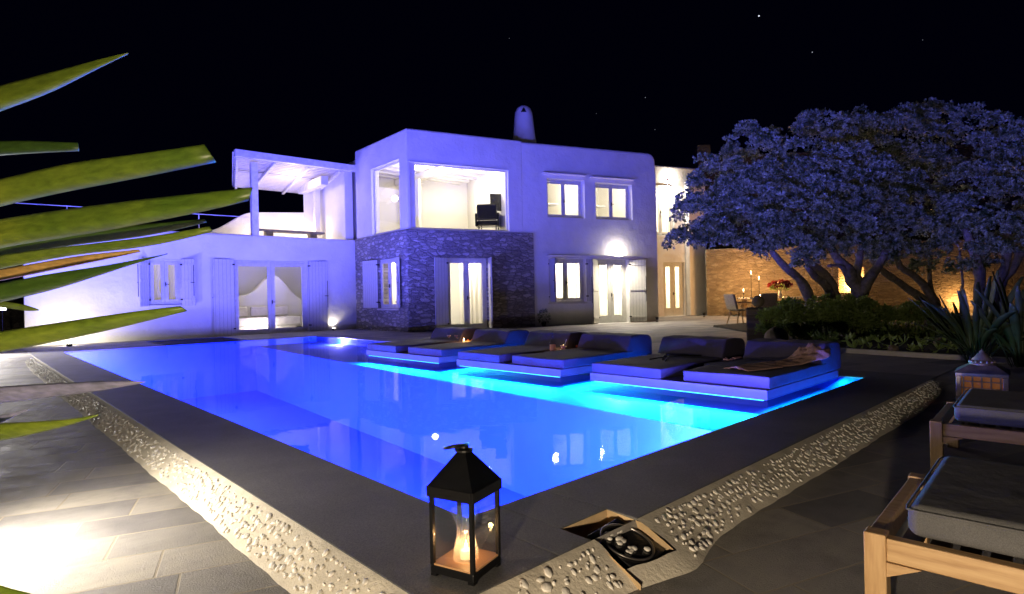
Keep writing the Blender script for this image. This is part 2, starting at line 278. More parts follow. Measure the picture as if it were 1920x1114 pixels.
# ---------------------------------------------------------------- object helpers
def tag(o,label=None,cat=None,group=None,kind=None):
    if label: o['label']=label
    if cat: o['category']=cat
    if group: o['group']=group
    if kind: o['kind']=kind
    return o
def thing(name,label,cat,loc=(0,0,0),rz=0,group=None):
    o=bpy.data.objects.new(name,None); C.objects.link(o); o.location=loc; o.rotation_euler=(0,0,rz); o.empty_display_size=.1
    return tag(o,label,cat,group)
class MB:
    def __init__(s): s.v=[]; s.f=[]; s.u=[]
    def add(s,vs,fs):
        k=len(s.v); s.v+= [tuple(v) for v in vs]; s.f+=[tuple(i+k for i in f) for f in fs]; return s
    def box(s,x0,x1,y0,y1,z0,z1,M=None):
        vs=[Vector((x,y,z)) for z in (z0,z1) for x,y in ((x0,y0),(x1,y0),(x1,y1),(x0,y1))]
        if M: vs=[M@v for v in vs]
        return s.add(vs,[(0,3,2,1),(4,5,6,7),(0,1,5,4),(1,2,6,5),(2,3,7,6),(3,0,4,7)])
    def prism(s,pts,z0,z1,M=None):
        n=len(pts); vs=[Vector((p[0],p[1],z)) for z in (z0,z1) for p in pts]
        if M: vs=[M@v for v in vs]
        return s.add(vs,[tuple(range(n-1,-1,-1)),tuple(range(n,2*n))]+[(i,(i+1)%n,n+(i+1)%n,n+i) for i in range(n)])
    def tube(s,path,rad,seg=8,cap=True):
        P=[Vector(p) for p in path]; rad=rad if hasattr(rad,'__len__') else [rad]*len(P); k=len(s.v); prev=None
        for i,p in enumerate(P):
            d=(P[min(i+1,len(P)-1)]-P[max(i-1,0)]).normalized()
            a=prev if prev is not None else (Vector((0,0,1)) if abs(d.z)<.9 else Vector((1,0,0)))
            x=(a-d*a.dot(d)).normalized(); y=d.cross(x); prev=x
            for j in range(seg):
                t=2*PI*j/seg; s.v.append(tuple(p+(x*math.cos(t)+y*math.sin(t))*rad[i]))
        for i in range(len(P)-1):
            for j in range(seg): a=k+i*seg+j; b=k+i*seg+(j+1)%seg; s.f.append((a,b,b+seg,a+seg))
        if cap: s.f.append(tuple(k+j for j in range(seg-1,-1,-1))); s.f.append(tuple(k+(len(P)-1)*seg+j for j in range(seg)))
        return s
    def lathe(s,prof,seg=16,c=(0,0,0),cap=True):
        k=len(s.v)
        for r,z in prof:
            for j in range(seg): t=2*PI*j/seg; s.v.append((c[0]+r*math.cos(t),c[1]+r*math.sin(t),c[2]+z))
        for i in range(len(prof)-1):
            for j in range(seg): a=k+i*seg+j; b=k+i*seg+(j+1)%seg; s.f.append((a,b,b+seg,a+seg))
        if cap: s.f.append(tuple(k+j for j in range(seg-1,-1,-1))); s.f.append(tuple(k+(len(prof)-1)*seg+j for j in range(seg)))
        return s
    def build(s,name,m,parent=None,bev=0,smooth=False,sub=0,loc=None,rz=0,seg=2,solid=0):
        me=bpy.data.meshes.new(name); me.from_pydata(s.v,[],s.f); me.update()
        bm=bmesh.new(); bm.from_mesh(me); bmesh.ops.recalc_face_normals(bm,faces=bm.faces) if not s.u else None; bm.to_mesh(me); bm.free()
        me.materials.append(m); o=bpy.data.objects.new(name,me); C.objects.link(o)
        if smooth: me.polygons.foreach_set('use_smooth',[True]*len(me.polygons))
        if solid: md=o.modifiers.new('solid','SOLIDIFY'); md.thickness=solid; md.offset=0
        if bev: md=o.modifiers.new('bevel','BEVEL'); md.width=bev; md.segments=seg; md.limit_method='ANGLE'; md.angle_limit=R(40); 
        if sub: md=o.modifiers.new('sub','SUBSURF'); md.levels=sub; md.render_levels=sub
        if loc is not None: o.location=loc
        o.rotation_euler=(0,0,rz)
        if parent: o.parent=parent
        return o
def copy_tree(o,parent=None):
    c=o.copy(); C.objects.link(c); c.parent=parent
    for ch in list(o.children): copy_tree(ch,c)
    return c
def ball(mb,c,r,seg=12,sq=(1,1,1)):
    prof=[]; k=len(mb.v); n=seg//2+1
    for i in range(n+1):
        a=-PI/2+PI*i/n; prof.append((max(.0005,math.cos(a)),math.sin(a)))
    for rr,z in prof:
        for j in range(seg): t=2*PI*j/seg; mb.v.append((c[0]+r*sq[0]*rr*math.cos(t),c[1]+r*sq[1]*rr*math.sin(t),c[2]+r*sq[2]*z))
    for i in range(n):
        for j in range(seg): a=k+i*seg+j; b=k+i*seg+(j+1)%seg; mb.f.append((a,b,b+seg,a+seg))
    return mb
def struct(o,label=None): return tag(o,label,None,None,'structure')
# ================================================================ GROUND
def smooth01(t): t=max(0,min(1,t)); return t*t*(3-2*t)
def lowz(x,y):
    s=0
    if y<-.57: s=max(s,smooth01((x-4.6)/1.7))
    if x<-.57: s=max(s,smooth01((y-11.6)/1.5))
    if x>-.57 and y>-.57: s=1
    return -.12*(1-s)-.006
xs=[-400,-120,-40,-15,-8,-5,-3,-2,-1.4,-1,-.8,-.6,-.56,0,1,2,3,4,4.4,4.8,5.2,5.6,6,6.4,7,8,9]; ys=[-60,-20,-8,-5,-3,-2,-1.4,-1,-.8,-.6,-.56,0,2,5,8,10,11,11.5,11.9,12.3,12.7,13.2,14,16,19,30,90,400]
b=MB(); xs2=xs+[14,30,100,400]; nx=len(xs2); ny=len(ys)
vs=[(x,y,lowz(x,y)-( .9 if (x>-.4 and x<5.9 and y>-.4 and y<16.5) else 0)) for y in ys for x in xs2]
fs=[]
for j in range(ny-1):
    for i in range(nx-1):
        x0,x1,y0,y1=xs2[i],xs2[i+1],ys[j],ys[j+1]
        if x0>=-.57 and y0>=-.57 and x1<=14 and y1<=30: continue
        a=j*nx+i; fs.append((a,a+1,a+1+nx,a+nx))
b.add(vs,fs); struct(b.build('ground',PAVE))
# upper terrace: slabs round the pool (coping width .57), butted end to end
PX,PY=5.8,14.0
t=MB()
for (x0,x1,y0,y1) in ((-.57,PX+.6,PY+.57,14.6),(-.57,2.0,14.6,16.2),(3.95,6.4,14.6,16.2),(-.57,6.4,16.2,30.1),(6.4,14.1,-.57,30.1)): t.box(x0,x1,y0,y1,-.3,0)
struct(t.build('terrace',PAVE))
c=MB()
c.box(-.57,0,-.57,14.57,-.3,.002)
for (x0,x1,y0,y1) in ((0,.2,-.57,0),(.2,.52,-.40,0),(.52,PX,-.57,0),(PX,6.4,-.57,14.57),(0,2.0,PY,14.6),(3.95,PX,PY,14.6)): c.box(x0,x1,y0,y1,-.3,.002)
struct(c.build('pool_coping',COPE,bev=.006))
# basin with a shallow shelf (x 3.2 - 5.8) and a spa recess at the far side
SH0,SH1=2.92,4.1
b=MB()
def quad(b,*p): b.add(p,[tuple(range(len(p)))])
D=-1.35; S=-.17
quad(b,(0,0,D),(SH0,0,D),(SH1,PY,D),(0,PY,D)); quad(b,(SH0,0,S),(PX,0,S),(PX,PY,S),(SH1,PY,S)); quad(b,(SH0,0,D),(SH0,0,S),(SH1,PY,S),(SH1,PY,D))
e=.004
quad(b,(e,0,D),(e,PY,D),(e,PY,-.02),(e,0,-.02)); quad(b,(0,e,D),(PX,e,D),(PX,e,-.02),(0,e,-.02)); quad(b,(PX-e,0,S),(PX-e,PY,S),(PX-e,PY,-.02),(PX-e,0,-.02))
quad(b,(0,PY-e,D),(2,PY-e,D),(2,PY-e,-.02),(0,PY-e,-.02)); quad(b,(3.95,PY-e,D),(PX,PY-e,D),(PX,PY-e,-.02),(3.95,PY-e,-.02)); quad(b,(2,PY-e,D),(3.95,PY-e,D),(3.95,PY-e,-.3),(2,PY-e,-.3))
quad(b,(2,PY,-.3),(3.95,PY,-.3),(3.95,16.2,-.3),(2,16.2,-.3)); quad(b,(2+e,PY,-.3),(2+e,16.2,-.3),(2+e,16.2,-.0),(2+e,PY,-.0)); quad(b,(3.95-e,PY,-.3),(3.95-e,16.2,-.3),(3.95-e,16.2,0),(3.95-e,PY,0)); quad(b,(2,16.2-e,-.3),(3.95,16.2-e,-.3),(3.95,16.2-e,0),(2,16.2-e,0))
b.box(2.0,3.95,13.93,14.06,-.3,-.003); struct(b.build('pool_basin',BASIN))
WZ=-.010; b=MB(); b.u=[1]; quad(b,*[(x,y,WZ) for x,y in ((.005,.005),(PX-.005,.005),(PX-.005,PY-.005),(3.94,PY-.005),(3.94,16.19),(2.01,16.19),(2.01,PY-.005),(.005,PY-.005))])
struct(b.build('water',WATER))
# hills behind
b=MB(); n=60
for i in range(n+1):
    a=R(-20+150*i/n); r=150; h=11+5*math.sin(i*.35)+3*math.sin(i*.9+1)+1.0*math.sin(i*2.3)
    if i>22: h*=max(.25,1-(i-22)*.06)
    b.v+=[(r*math.cos(R(130)-a*.9),r*math.sin(R(130)-a*.9),-1),((r+60)*math.cos(R(130)-a*.9),(r+60)*math.sin(R(130)-a*.9),h),((r+200)*math.cos(R(130)-a*.9),(r+200)*math.sin(R(130)-a*.9),-1)]
for i in range(n):
    for k in (0,1): a=i*3+k; b.f.append((a,a+3,a+4,a+1))
struct(b.build('hills',HILLM,smooth=True))
# pebble strips: a sloping cement band from the coping down to the paving, set with white pebbles
def strip(along,start,end,name):
    b=MB(); n=int((end-start)/.06); rows=6; outs=[]
    for i in range(n+1):
        s=start+(end-start)*i/n
        w=.185+.004*math.sin(s*3.1)+.003*math.sin(s*8.3+1)+.003*math.sin(s*27)
        if along=='x': w+=.09*math.exp(-((s-.5)/.22)**2)+.02
        taper=smooth01((end-s)/.5); w*=.35+.65*taper
        outs.append(w)
        for j in range(rows+1):
            t_=j/rows
            o=-.57-w*t_
            x,y=(s,o) if along=='x' else (o,s)
            zt=0; zb=lowz(x if along=='x' else -.7,-.7 if along=='x' else y)
            z=zt+(zb-zt+ -.004)*(t_**1.25)+ (0.004*math.sin(s*31+t_*9) if 0<j<rows else 0)
            b.v.append((x,y,z))
    for i in range(n):
        s=start+(end-start)*i/n
        for j in range(rows):
            if along=='x' and .2<=s+.03<=.52 and j<rows-2: continue
            a=i*(rows+1)+j; b.f.append((a,a+1,a+rows+2,a+rows+1) )
    o=struct(b.build(name,STRIPM,smooth=True))
    pb=MB(); rr=random.Random(3 if along=='x' else 5)
    s=start+.03
    while s<end-.1:
        w=outs[min(n,int((s-start)/(end-start)*n))]; k=0
        o_=.035+rr.random()*.02
        while o_<w-.02:
            t_=o_/w; x_=s+rr.uniform(-.018,.018)
            if not(along=='x' and .17<x_<.56) and rr.random()<.88:
                xx,yy=(x_,-.57-o_) if along=='x' else (-.57-o_,x_)
                zb=lowz(xx if along=='x' else -.7,-.7 if along=='x' else yy)
                z=(zb)*(t_**1.25)
                L=rr.choice((.008,.012,.016,.02,.023))*rr.uniform(.85,1.15); wd=L*rr.uniform(.42,.9); an=rr.gauss(.9,.6)
                M=Matrix.Translation((xx,yy,z+.0008))@Matrix.Rotation(-.5 if along=='y' else .5,4,'Y' if along=='y' else 'X')@Matrix.Rotation(an,4,'Z')
                t2=MB(); ball(t2,(0,0,0),1,6,(L,wd,.0055)); pb.add([M@Vector(v) for v in t2.v],t2.f)
            o_+=rr.uniform(.026,.044)
        s+=rr.uniform(.026,.04)
    q=pb.build('pebbles',PEB,o,smooth=True); q['kind']='stuff'
strip('y',-.57,12.95,'pebble_border'); strip('x',-.57,6.05,'pebble_border')
# outer corner of the pebble border
b=MB(); quad(b,(-.57,-.57,0),(-.57,-.75,-.126),(-.70,-.70,-.126),(-.75,-.57,-.126)); struct(b.build('pebble_border_corner',STRIPM))
# notch cut into the coping, with a fixture lying in it
b=MB(); quad(b,(.2,-.402,0),(.52,-.402,0),(.52,-.402,-.2),(.2,-.402,-.2)); quad(b,(.203,-.40,0),(.203,-.60,-.01),(.203,-.80,-.105),(.203,-.80,-.2),(.203,-.40,-.2)); quad(b,(.517,-.40,0),(.517,-.60,-.01),(.517,-.80,-.105),(.517,-.80,-.2),(.517,-.40,-.2)); quad(b,(.19,-.4,-.085),(.53,-.4,-.085),(.53,-.82,-.14),(.19,-.82,-.14))
struct(b.build('coping_notch',TANW))
ft=thing('floor_uplight','dark square light fixture with round pebble-filled glass lid in the coping notch','light fixture',(.375,-.615,-.048),R(6)); ft.scale=(1.0,1.0,1)
FT=(R(19),0,0)
b=MB(); b.box(-.125,.125,-.125,.125,-.03,0); o=b.build('housing',BLACKP,ft,bev=.004); o.rotation_euler=FT
b=MB(); b.box(-.132,.132,-.132,.132,-.042,-.0305); o=b.build('rim',mat('steel_rim',(.55,.5,.42),.3,.9),ft,bev=.003); o.rotation_euler=FT
b=MB(); b.lathe([(.112,.0),(.118,.003),(.118,.007),(.110,.009),(.109,.001)],40,cap=False); o=b.build('lens_ring',mat('ring_metal',(.22,.2,.19),.3,.8),ft,smooth=True); o.rotation_euler=FT
rr=random.Random(4)
for i in range(17):
    a=rr.uniform(.9,5.4); q=.098*rr.random()**.5; b=MB(); ball(b,(q*math.cos(a)-.006,q*math.sin(a),.006),rr.choice((.008,.012,.017,.023)),9,(rr.uniform(.8,1.4),rr.uniform(.6,.9),.35)); b.v=[tuple(Vector(v)*1) for v in b.v]; o=b.build('pebble',PEB,ft,smooth=True); o.rotation_euler=FT
# ================================================================ HOUSE
class Wl:
    """a wall plane: s along it, d out of it towards the pool, z up"""
    def __init__(s,A,B): s.A=Vector((*A,0)); v=Vector((*B,0))-s.A; s.L=v.length; s.e=v.normalized(); s.n=Vector((s.e.y,-s.e.x,0)); s.rz=math.atan2(s.e.y,s.e.x)
    def pt(s,a,d,z): return s.A+s.e*a+s.n*d+Vector((0,0,z))
    def M(s): return Matrix.Translation(s.A)@Matrix.Rotation(s.rz,4,'Z')   # local x=s, y=-d, z
def wall_mesh(w,s0,s1,z0,z1,th,holes,name,m,parent,bev=.03,top=None,round_=0,roundR=0,roundL=0):
    ss=sorted({s0,s1,*[h[0] for h in holes],*[h[1] for h in holes]}); zs=sorted({z0,z1,*[h[2] for h in holes],*[h[3] for h in holes]})
    bm=bmesh.new(); V={}
    def v(i,j,k):
        if (i,j,k) not in V: V[(i,j,k)]=bm.verts.new((ss[i],k*th,zs[j]))
        return V[(i,j,k)]
    def solid(i,j):
        if i<0 or j<0 or i>=len(ss)-1 or j>=len(zs)-1: return False
        cs=(ss[i]+ss[i+1])/2; cz=(zs[j]+zs[j+1])/2
        return not any(h[0]<cs<h[1] and h[2]<cz<h[3] for h in holes)
    for i in range(len(ss)-1):
        for j in range(len(zs)-1):
            if not solid(i,j): continue
            bm.faces.new((v(i,j,0),v(i+1,j,0),v(i+1,j+1,0),v(i,j+1,0))); bm.faces.new((v(i,j,1),v(i,j+1,1),v(i+1,j+1,1),v(i+1,j,1)))
            if not solid(i-1,j): bm.faces.new((v(i,j,0),v(i,j+1,0),v(i,j+1,1),v(i,j,1)))
            if not solid(i+1,j): bm.faces.new((v(i+1,j,0),v(i+1,j,1),v(i+1,j+1,1),v(i+1,j+1,0)))
            if not solid(i,j-1): bm.faces.new((v(i,j,0),v(i,j,1),v(i+1,j,1),v(i+1,j,0)))
            if not solid(i,j+1): bm.faces.new((v(i,j+1,0),v(i+1,j+1,0),v(i+1,j+1,1),v(i,j+1,1)))
    bmesh.ops.recalc_face_normals(bm,faces=bm.faces)
    if roundR:
        ed=[e_ for e_ in bm.edges if all(abs(q.co.z-z1)<1e-3 and abs(q.co.x-s1)<1e-3 for q in e_.verts)]
        bmesh.ops.bevel(bm,geom=ed,offset=roundR,segments=7,affect='EDGES',profile=.5)
    if round_:   # round the upper outline of the wall
        ed=[e_ for e_ in bm.edges if e_.calc_length()>.06 and all(q.co.z>z1-roundR-1e-3 for q in e_.verts) and all(abs(q.co.y)<1e-4 for q in e_.verts) and abs(e_.verts[0].co.z-e_.verts[1].co.z)<(1 if roundR else 1e-3) and any(abs(f.normal.y)<.5 for f in e_.link_faces)]
        bmesh.ops.bevel(bm,geom=ed,offset=round_*.6 if roundR else round_,segments=4,affect='EDGES',profile=.5)
    me=bpy.data.meshes.new(name); bm.to_mesh(me); bm.free(); me.materials.append(m); o=bpy.data.objects.new(name,me); C.objects.link(o)
    o.location=w.A; o.rotation_euler=(0,0,w.rz); o.parent=parent
    if bev: md=o.modifiers.new('bevel','BEVEL'); md.width=bev; md.segments=3; md.limit_method='ANGLE'; md.angle_limit=R(40)
    return o
def inwall(mb,name,m,w,parent,**k):
    o=mb.build(name,m,parent,**k); o.location=w.A; o.rotation_euler=(0,0,w.rz); return o
def casement(w,s0,s1,z0,z1,parent,rec=.16,door=False,fr=.06,leaf=.09,kick=0,name=None,handle=True,leaves=2,frm=None):
    """timber frame with two glazed leaves; local y>0 is inwards"""
    frm=frm or FRAMEW
    b=MB(); y0=rec; 
    b.box(s0,s0+fr,y0,y0+.09,z0,z1); b.box(s1-fr,s1,y0,y0+.09,z0,z1); b.box(s0+fr,s1-fr,y0,y0+.09,z1-fr,z1); b.box(s0+fr,s1-fr,y0,y0+.09,z0,z0+fr*(.4 if door else 1))
    o=inwall(b,name or ('french_door' if door else 'window'),frm,w,parent,bev=.006)
    zb=z0+fr*(.4 if door else 1); wl=(s1-s0-2*fr)/leaves
    for k in range(leaves):
        a=s0+fr+wl*k; c_=a+wl; q=MB(); yy=y0-.012
        q.box(a+.002,a+leaf,yy,yy+.05,zb+.004,z1-fr-.004); q.box(c_-leaf,c_-.002,yy,yy+.05,zb+.004,z1-fr-.004); q.box(a+leaf,c_-leaf,yy,yy+.05,z1-fr-leaf,z1-fr-.004); q.box(a+leaf,c_-leaf,yy,yy+.05,zb+.004,zb+leaf+kick)
        l=q.build('sash',frm,o,bev=.005)
        g_=MB(); g_.box(a+leaf-.005,c_-leaf+.005,yy+.02,yy+.026,zb+leaf+kick-.005,z1-fr-leaf+.005); g_.build('pane',GLASS,o)
    if handle:
        h=MB(); m_=(s0+s1)/2; zc=z0+(1.0 if door else (z1-z0)*.45); h.box(m_+.01,m_+.03,y0-.045,y0-.012,zc-.06,zc+.06); h.box(m_+.01,m_+.11,y0-.055,y0-.042,zc-.008,zc+.008); h.build('handle',IRON,o)
    return o
def shutter(w,hs,d,z0,z1,wd,ang,parent,latch=True):
    """board shutter hinged at wall point s=hs; ang is measured from the wall's own direction (180 = opened flat to the left), swinging outwards"""
    b=MB(); b.box(0,wd,-.018,.018,z0,z1)
    for z in (z0+.14,(z0+z1)/2,z1-.2): b.box(.02,wd-.02,-.034,-.0175,z,z+.075); b.box(.02,wd-.02,.0175,.034,z,z+.075)
    o=b.build('shutter',SHUT,parent,bev=.004)
    p=w.pt(hs,d,0); o.location=p; o.rotation_euler=(0,0,w.rz-R(ang))
    for z in (z0+.16,z1-.18): q=MB(); q.box(-.02,.05,-.045,.045,z,z+.04); q.build('hinge',IRON,o)
    q=MB(); zc=(z0+z1)/2; q.box(wd-.11,wd+.012,-.044,-.034,zc-.02,zc+.0); q.box(wd-.02,wd-.008,-.044,-.03,zc-.4,zc+.5) if latch else None; q.build('latch',IRON,o)
    return o
def shell(poly,z0,z1,skip,name,parent,m=INNER,fm=None):
    b=MB(); b.u=[1]; n=len(poly)
    for i in range(n):
        if i in skip: continue
        a,c_=poly[i],poly[(i+1)%n]; quad(b,(a[0],a[1],z0),(a[0],a[1],z1),(c_[0],c_[1],z1),(c_[0],c_[1],z0))
    quad(b,*[(p[0],p[1],z1) for p in poly]); o=b.build(name,m,parent)
    f=MB(); f.u=[1]; quad(f,*[(p[0],p[1],z0) for p in poly]); f.build('room_floor',fm or FLOORIN,parent)
    return o
villa=thing('villa','white two-storey villa with lit windows, rubble stone bay and rounded stucco walls beside the pool','house',(0,0,0))
WL=Wl((-.9,17.15),(8.6,16.59)); S1=Wl((8.43,16.39),(8.24,12.95)); S2=Wl((8.24,12.95),(12.39,11.67)); FC=Wl((12.49,11.69),(17.25,9.89))
# --- left wing (single storey)
wall_mesh(WL,.45,9.45,-.02,3.12,.35,[(3.15,4.0,.98,2.3),(5.4,7.72,.0,2.32)],'wall',STUCCO,villa,bev=.035,round_=.08)
b=MB(); b.box(.45,9.45,.36,6.5,2.85,3.06); inwall(b,'roof_terrace',STUCCO,WL,villa)
b=MB(); b.box(.45,.8,.36,6.5,-.02,2.84); b.box(.8,9.4,6.2,6.5,-.02,2.84); inwall(b,'outer_wall',STUCCO,WL,villa)
casement(WL,3.15,4.0,.98,2.3,villa,rec=.12)
casement(WL,5.4,7.72,.0,2.32,villa,rec=.14,door=True,leaf=.11,kick=.02)
shutter(WL,3.16,.02,.95,2.3,.42,130,villa); shutter(WL,3.99,.02,.95,2.3,.42,48,villa)
shutter(WL,5.40,.05,.03,2.33,.60,176,villa); shutter(WL,7.72,.05,.03,2.33,.62,4,villa)
def wp(w,s,y): p=w.pt(s,-y,0); return (p.x,p.y)
shell([wp(WL,4.9,.36),wp(WL,4.9,4.2),wp(WL,9.3,4.2),wp(WL,9.3,.36)],.0,2.83,(3,),'room_wall',villa)
shell([wp(WL,2.4,.36),wp(WL,2.4,3.2),wp(WL,4.8,3.2),wp(WL,4.8,.36)],.0,2.83,(3,),'room_wall',villa)
# wavy built-in headboard wall and glowing bench seen through the doors
b=MB(); pts=[(5.0,.06)]
for i in range(29):
    s=5.0+4.2*i/28; z=1.1+.15*math.sin(s*1.9)+.75*math.exp(-((s-7.55)/.62)**2)+.22*math.exp(-((s-6.2)/.5)**2); pts.append((s,z))
pts.append((9.2,.06)); n=len(pts); b.add([(p[0],2.9,p[1]) for p in pts]+[(p[0],3.25,p[1]) for p in pts],[tuple(range(n)),tuple(range(2*n-1,n-1,-1))]+[(i,(i+1)%n,n+(i+1)%n,n+i) for i in range(n)])
inwall(b,'curved_partition',INNER,WL,villa,bev=.03)
bd=thing('built_in_sofa','white built-in sofa with low seat glowing behind the left glass doors','sofa',WL.pt(6.9,-2.2,0),WL.rz)
b=MB(); b.box(-1.15,1.2,-.45,.5,.18,.48); b.build('seat',WHITEP,bd,bev=.04); b=MB(); b.box(-1.0,1.05,-.35,.4,.005,.17); b.build('base',WHITEP,bd)
for i,x in enumerate((-.7,0,.7)): b=MB(); b.box(x-.3,x+.3,.28,.45,.49,.86); b.build('cushion',fabric('cushion_cloth%d'%i,(.7,.66,.6)),bd,bev=.06,seg=3)
# --- stone bay, ground floor (in front of the upper wall)
T=.42
def Lpt(w,s,d): p=w.pt(s,d,0); return (p.x,p.y)
S1b=Wl(Lpt(S1,-.1,.02),Lpt(S1,S1.L,.02)); S2b=Wl(Lpt(S2,0,.02),Lpt(S2,4.34,.02))
o1=wall_mesh(S1b,.0,S1b.L,-.02,3.12,.4,[(1.72,2.95,.72,2.3)],'stone_wall',STONE,villa,bev=.03)
o2=wall_mesh(S2b,.0,4.34,-.02,3.12,.4,[(1.25,2.66,.0,2.27)],'stone_wall',STONE,villa,bev=.03)
casement(S1b,1.72,2.95,.72,2.3,villa,rec=.07,leaf=.07); casement(S2b,1.25,2.66,.0,2.27,villa,rec=.16,door=True,leaf=.10,kick=.05)
b=MB(); b.box(1.66,3.02,-.05,.15,.66,.715); inwall(b,'sill',CONC,S1b,villa,bev=.008)
shutter(S1b,1.73,.03,.74,2.3,.8,170,villa)
shutter(S1b,2.95,.03,.74,2.3,.3,14,villa)
shutter(S2b,1.25,.04,.03,2.26,.46,168,villa); shutter(S2b,2.66,.04,.03,2.26,.62,106,villa)
shell([(8.85,16.2),(8.7,13.35),(12.1,12.3),(13.2,15.8),(9.0,17.2)],.0,2.9,(0,1),'room_wall',villa)
# --- upper bay with two picture windows
S1u=Wl(Lpt(S1,-.1,-.06),Lpt(S1,S1.L-.06,-.06)); S2u=Wl(Lpt(S2,.06,-.06),Lpt(S2,4.0,-.06))
wall_mesh(S1u,0,S1u.L,3.13,6.22,.3,[(1.16,3.05,3.18,5.35)],'wall',STUCCO,villa,bev=.03,round_=.07)
wall_mesh(S2u,0,S2u.L,3.13,6.22,.3,[(.10,3.42,3.18,5.18)],'wall',STUCCO,villa,bev=.03,round_=.07)
for w,a,c_,zt in ((S1u,1.16,3.05,5.35),(S2u,.10,3.42,5.18)):
    b=MB(); 
    for r_ in ((a,a+.035,3.18,zt),(c_-.035,c_,3.18,zt),(a+.035,c_-.035,zt-.035,zt),(a+.035,c_-.035,3.18,3.215)): b.box(r_[0],r_[1],.12,.17,r_[2],r_[3])
    o=inwall(b,'picture_window',FRAMEW,w,villa,bev=.003); g_=MB(); g_.box(a+.03,c_-.03,.14,.147,3.21,zt-.03); g_.build('pane',GLASS,o)
    b=MB(); b.box(a-.02,c_+.02,-.02,.11,zt+.002,zt+.04); inwall(b,'lintel',STUCCO,w,villa,bev=.01)
UP=[(8.75,16.3),(8.6,13.25),(11.9,12.2),(13.6,16.6),(8.9,18.0)]
shell(UP,3.14,5.75,(0,1),'room_wall',villa)
b=MB()
for i in range(9): y=13.2+.55*i; b.box(8.9,13.2,y,y+.13,5.6,5.745)
b.build('ceiling_beam',INNER,villa)
b=MB(); b.box(10.6,10.86,12.9,17.3,5.35,5.595); b.build('main_beam',INNER,villa,bev=.01)
b=MB(); b.prism(UP[::-1],5.9,6.05); b.build('flat_roof',STUCCO,villa)
b=MB(); b.box(9.25,10.1,16.2,16.3,3.15,5.0); b.box(10.101,10.2,15.0,16.3,3.15,5.2); b.build('partition',INNER,villa)
tv=thing('television','black flat television on the right wall behind the large upper window','television',tuple(at(945,380,20.6)),R(-28))
b=MB(); b.box(-.5,.5,-.03,.03,-.3,.3); b.build('screen',BLACKP,tv,bev=.01); b=MB(); b.box(-.12,.12,.03,.12,-.1,.1); b.build('bracket',DARKM,tv)
tr=thing('dark_armchair','dark armchair seen through the large upper window below the television','chair',(*at(916,412,20.4)[:2],3.15),R(130))
b=MB(); b.box(-.35,.35,-.35,.3,.32,.5); b.build('seat',BLACKP,tr,bev=.04); b=MB(); b.box(-.35,.35,.25,.4,.5,1.05); b.build('backrest',BLACKP,tr,bev=.04)
b=MB(); b.box(-.42,-.35,-.35,.35,.3,.75); b.box(.35,.42,-.35,.35,.3,.75); b.build('armrest',BLACKP,tr,bev=.02); 
for x in(-.3,.3):
    for y in(-.28,.28): b=MB(); b.tube([(x,y,0),(x,y,.31)],.02); b.build('leg',DARKM,tr)
# --- right block, two storeys, rounded outline
FH=[(.50,1.95,3.7,5.02),(2.40,3.92,3.69,4.98),(.50,1.95,.78,2.28),(2.40,3.72,.0,2.26)]
wall_mesh(FC,-.82,4.98,-.02,6.2,.35,FH,'wall',STUCCO,villa,bev=.05,round_=.16,roundR=.32)
casement(FC,.50,1.95,3.7,5.02,villa,rec=.24,leaf=.07); casement(FC,2.40,3.92,3.69,4.98,villa,rec=.24,leaf=.07)
casement(FC,.50,1.95,.78,2.28,villa,rec=.2,leaf=.09); casement(FC,2.40,3.72,.0,2.26,villa,rec=.2,door=True,leaf=.13,kick=.12)
for a,c_,z in ((.3,1.95,5.15),(2.15,3.95,5.12),(.42,1.98,2.36),(2.05,3.95,2.36)):
    b=MB(); b.box(a,c_,-.16,-.001,z,z+.045); inwall(b,'ledge',STUCCO,FC,villa,bev=.012)
b=MB(); b.box(.45,1.95,-.05,.18,.72,.775); inwall(b,'sill',CONC,FC,villa,bev=.008)
shutter(FC,.52,.03,.8,2.26,.55,97,villa); shutter(FC,1.95,.03,.8,2.26,.3,12,villa,False)
shutter(FC,2.40,.03,.03,2.25,.55,140,villa); shutter(FC,3.72,.03,.03,2.25,.6,22,villa)
b=MB(); b.box(-.8,4.95,.36,6.5,5.9,6.05); b.box(4.62,4.95,.36,6.5,-.02,5.89); inwall(b,'roof_slab',STUCCO,FC,villa)
for z0,z1 in ((.0,2.8),(3.15,5.8)):
    shell([wp(FC,.2,.36),wp(FC,.2,3.4),wp(FC,2.1,3.4),wp(FC,2.1,.36)],z0,z1,(3,),'room_wall',villa)
    shell([wp(FC,2.14,.36),wp(FC,2.14,3.4),wp(FC,4.55,3.4),wp(FC,4.55,.36)],z0,z1,(3,),'room_wall',villa)
# chimney: a rounded Cycladic stack with a little triangular vent
ch=MB(); prof=[]
X0,Y0=FC.pt(.22,-1.2,0).x,FC.pt(.22,-1.2,0).y
ss=[(.48,6.0),(.46,6.35),(.40,6.7),(.36,7.05),(.335,7.35),(.31,7.55),(.25,7.7),(.15,7.79),(.04,7.82)]
for r_,z in ss: prof.append((r_,z))
ch.lathe(prof,20,(X0,Y0,0)); o=ch.build('chimney',STUCCO,villa,smooth=True)
b=MB(); d=(CAM-Vector((X0,Y0,1))).normalized(); p=Vector((X0,Y0,7.5))+Vector((d.x,d.y,0))*.27; q=rt
b.add([p-q*.1,p+q*.1,p+Vector((0,0,.17)),p-q*.1+Vector((d.x,d.y,0))*.06,p+q*.1+Vector((d.x,d.y,0))*.06,p+Vector((0,0,.17))+Vector((d.x,d.y,0))*.04],[(0,1,2),(3,4,5),(0,1,4,3),(1,2,5,4),(2,0,3,5)]); b.build('vent',BLACKP,o)
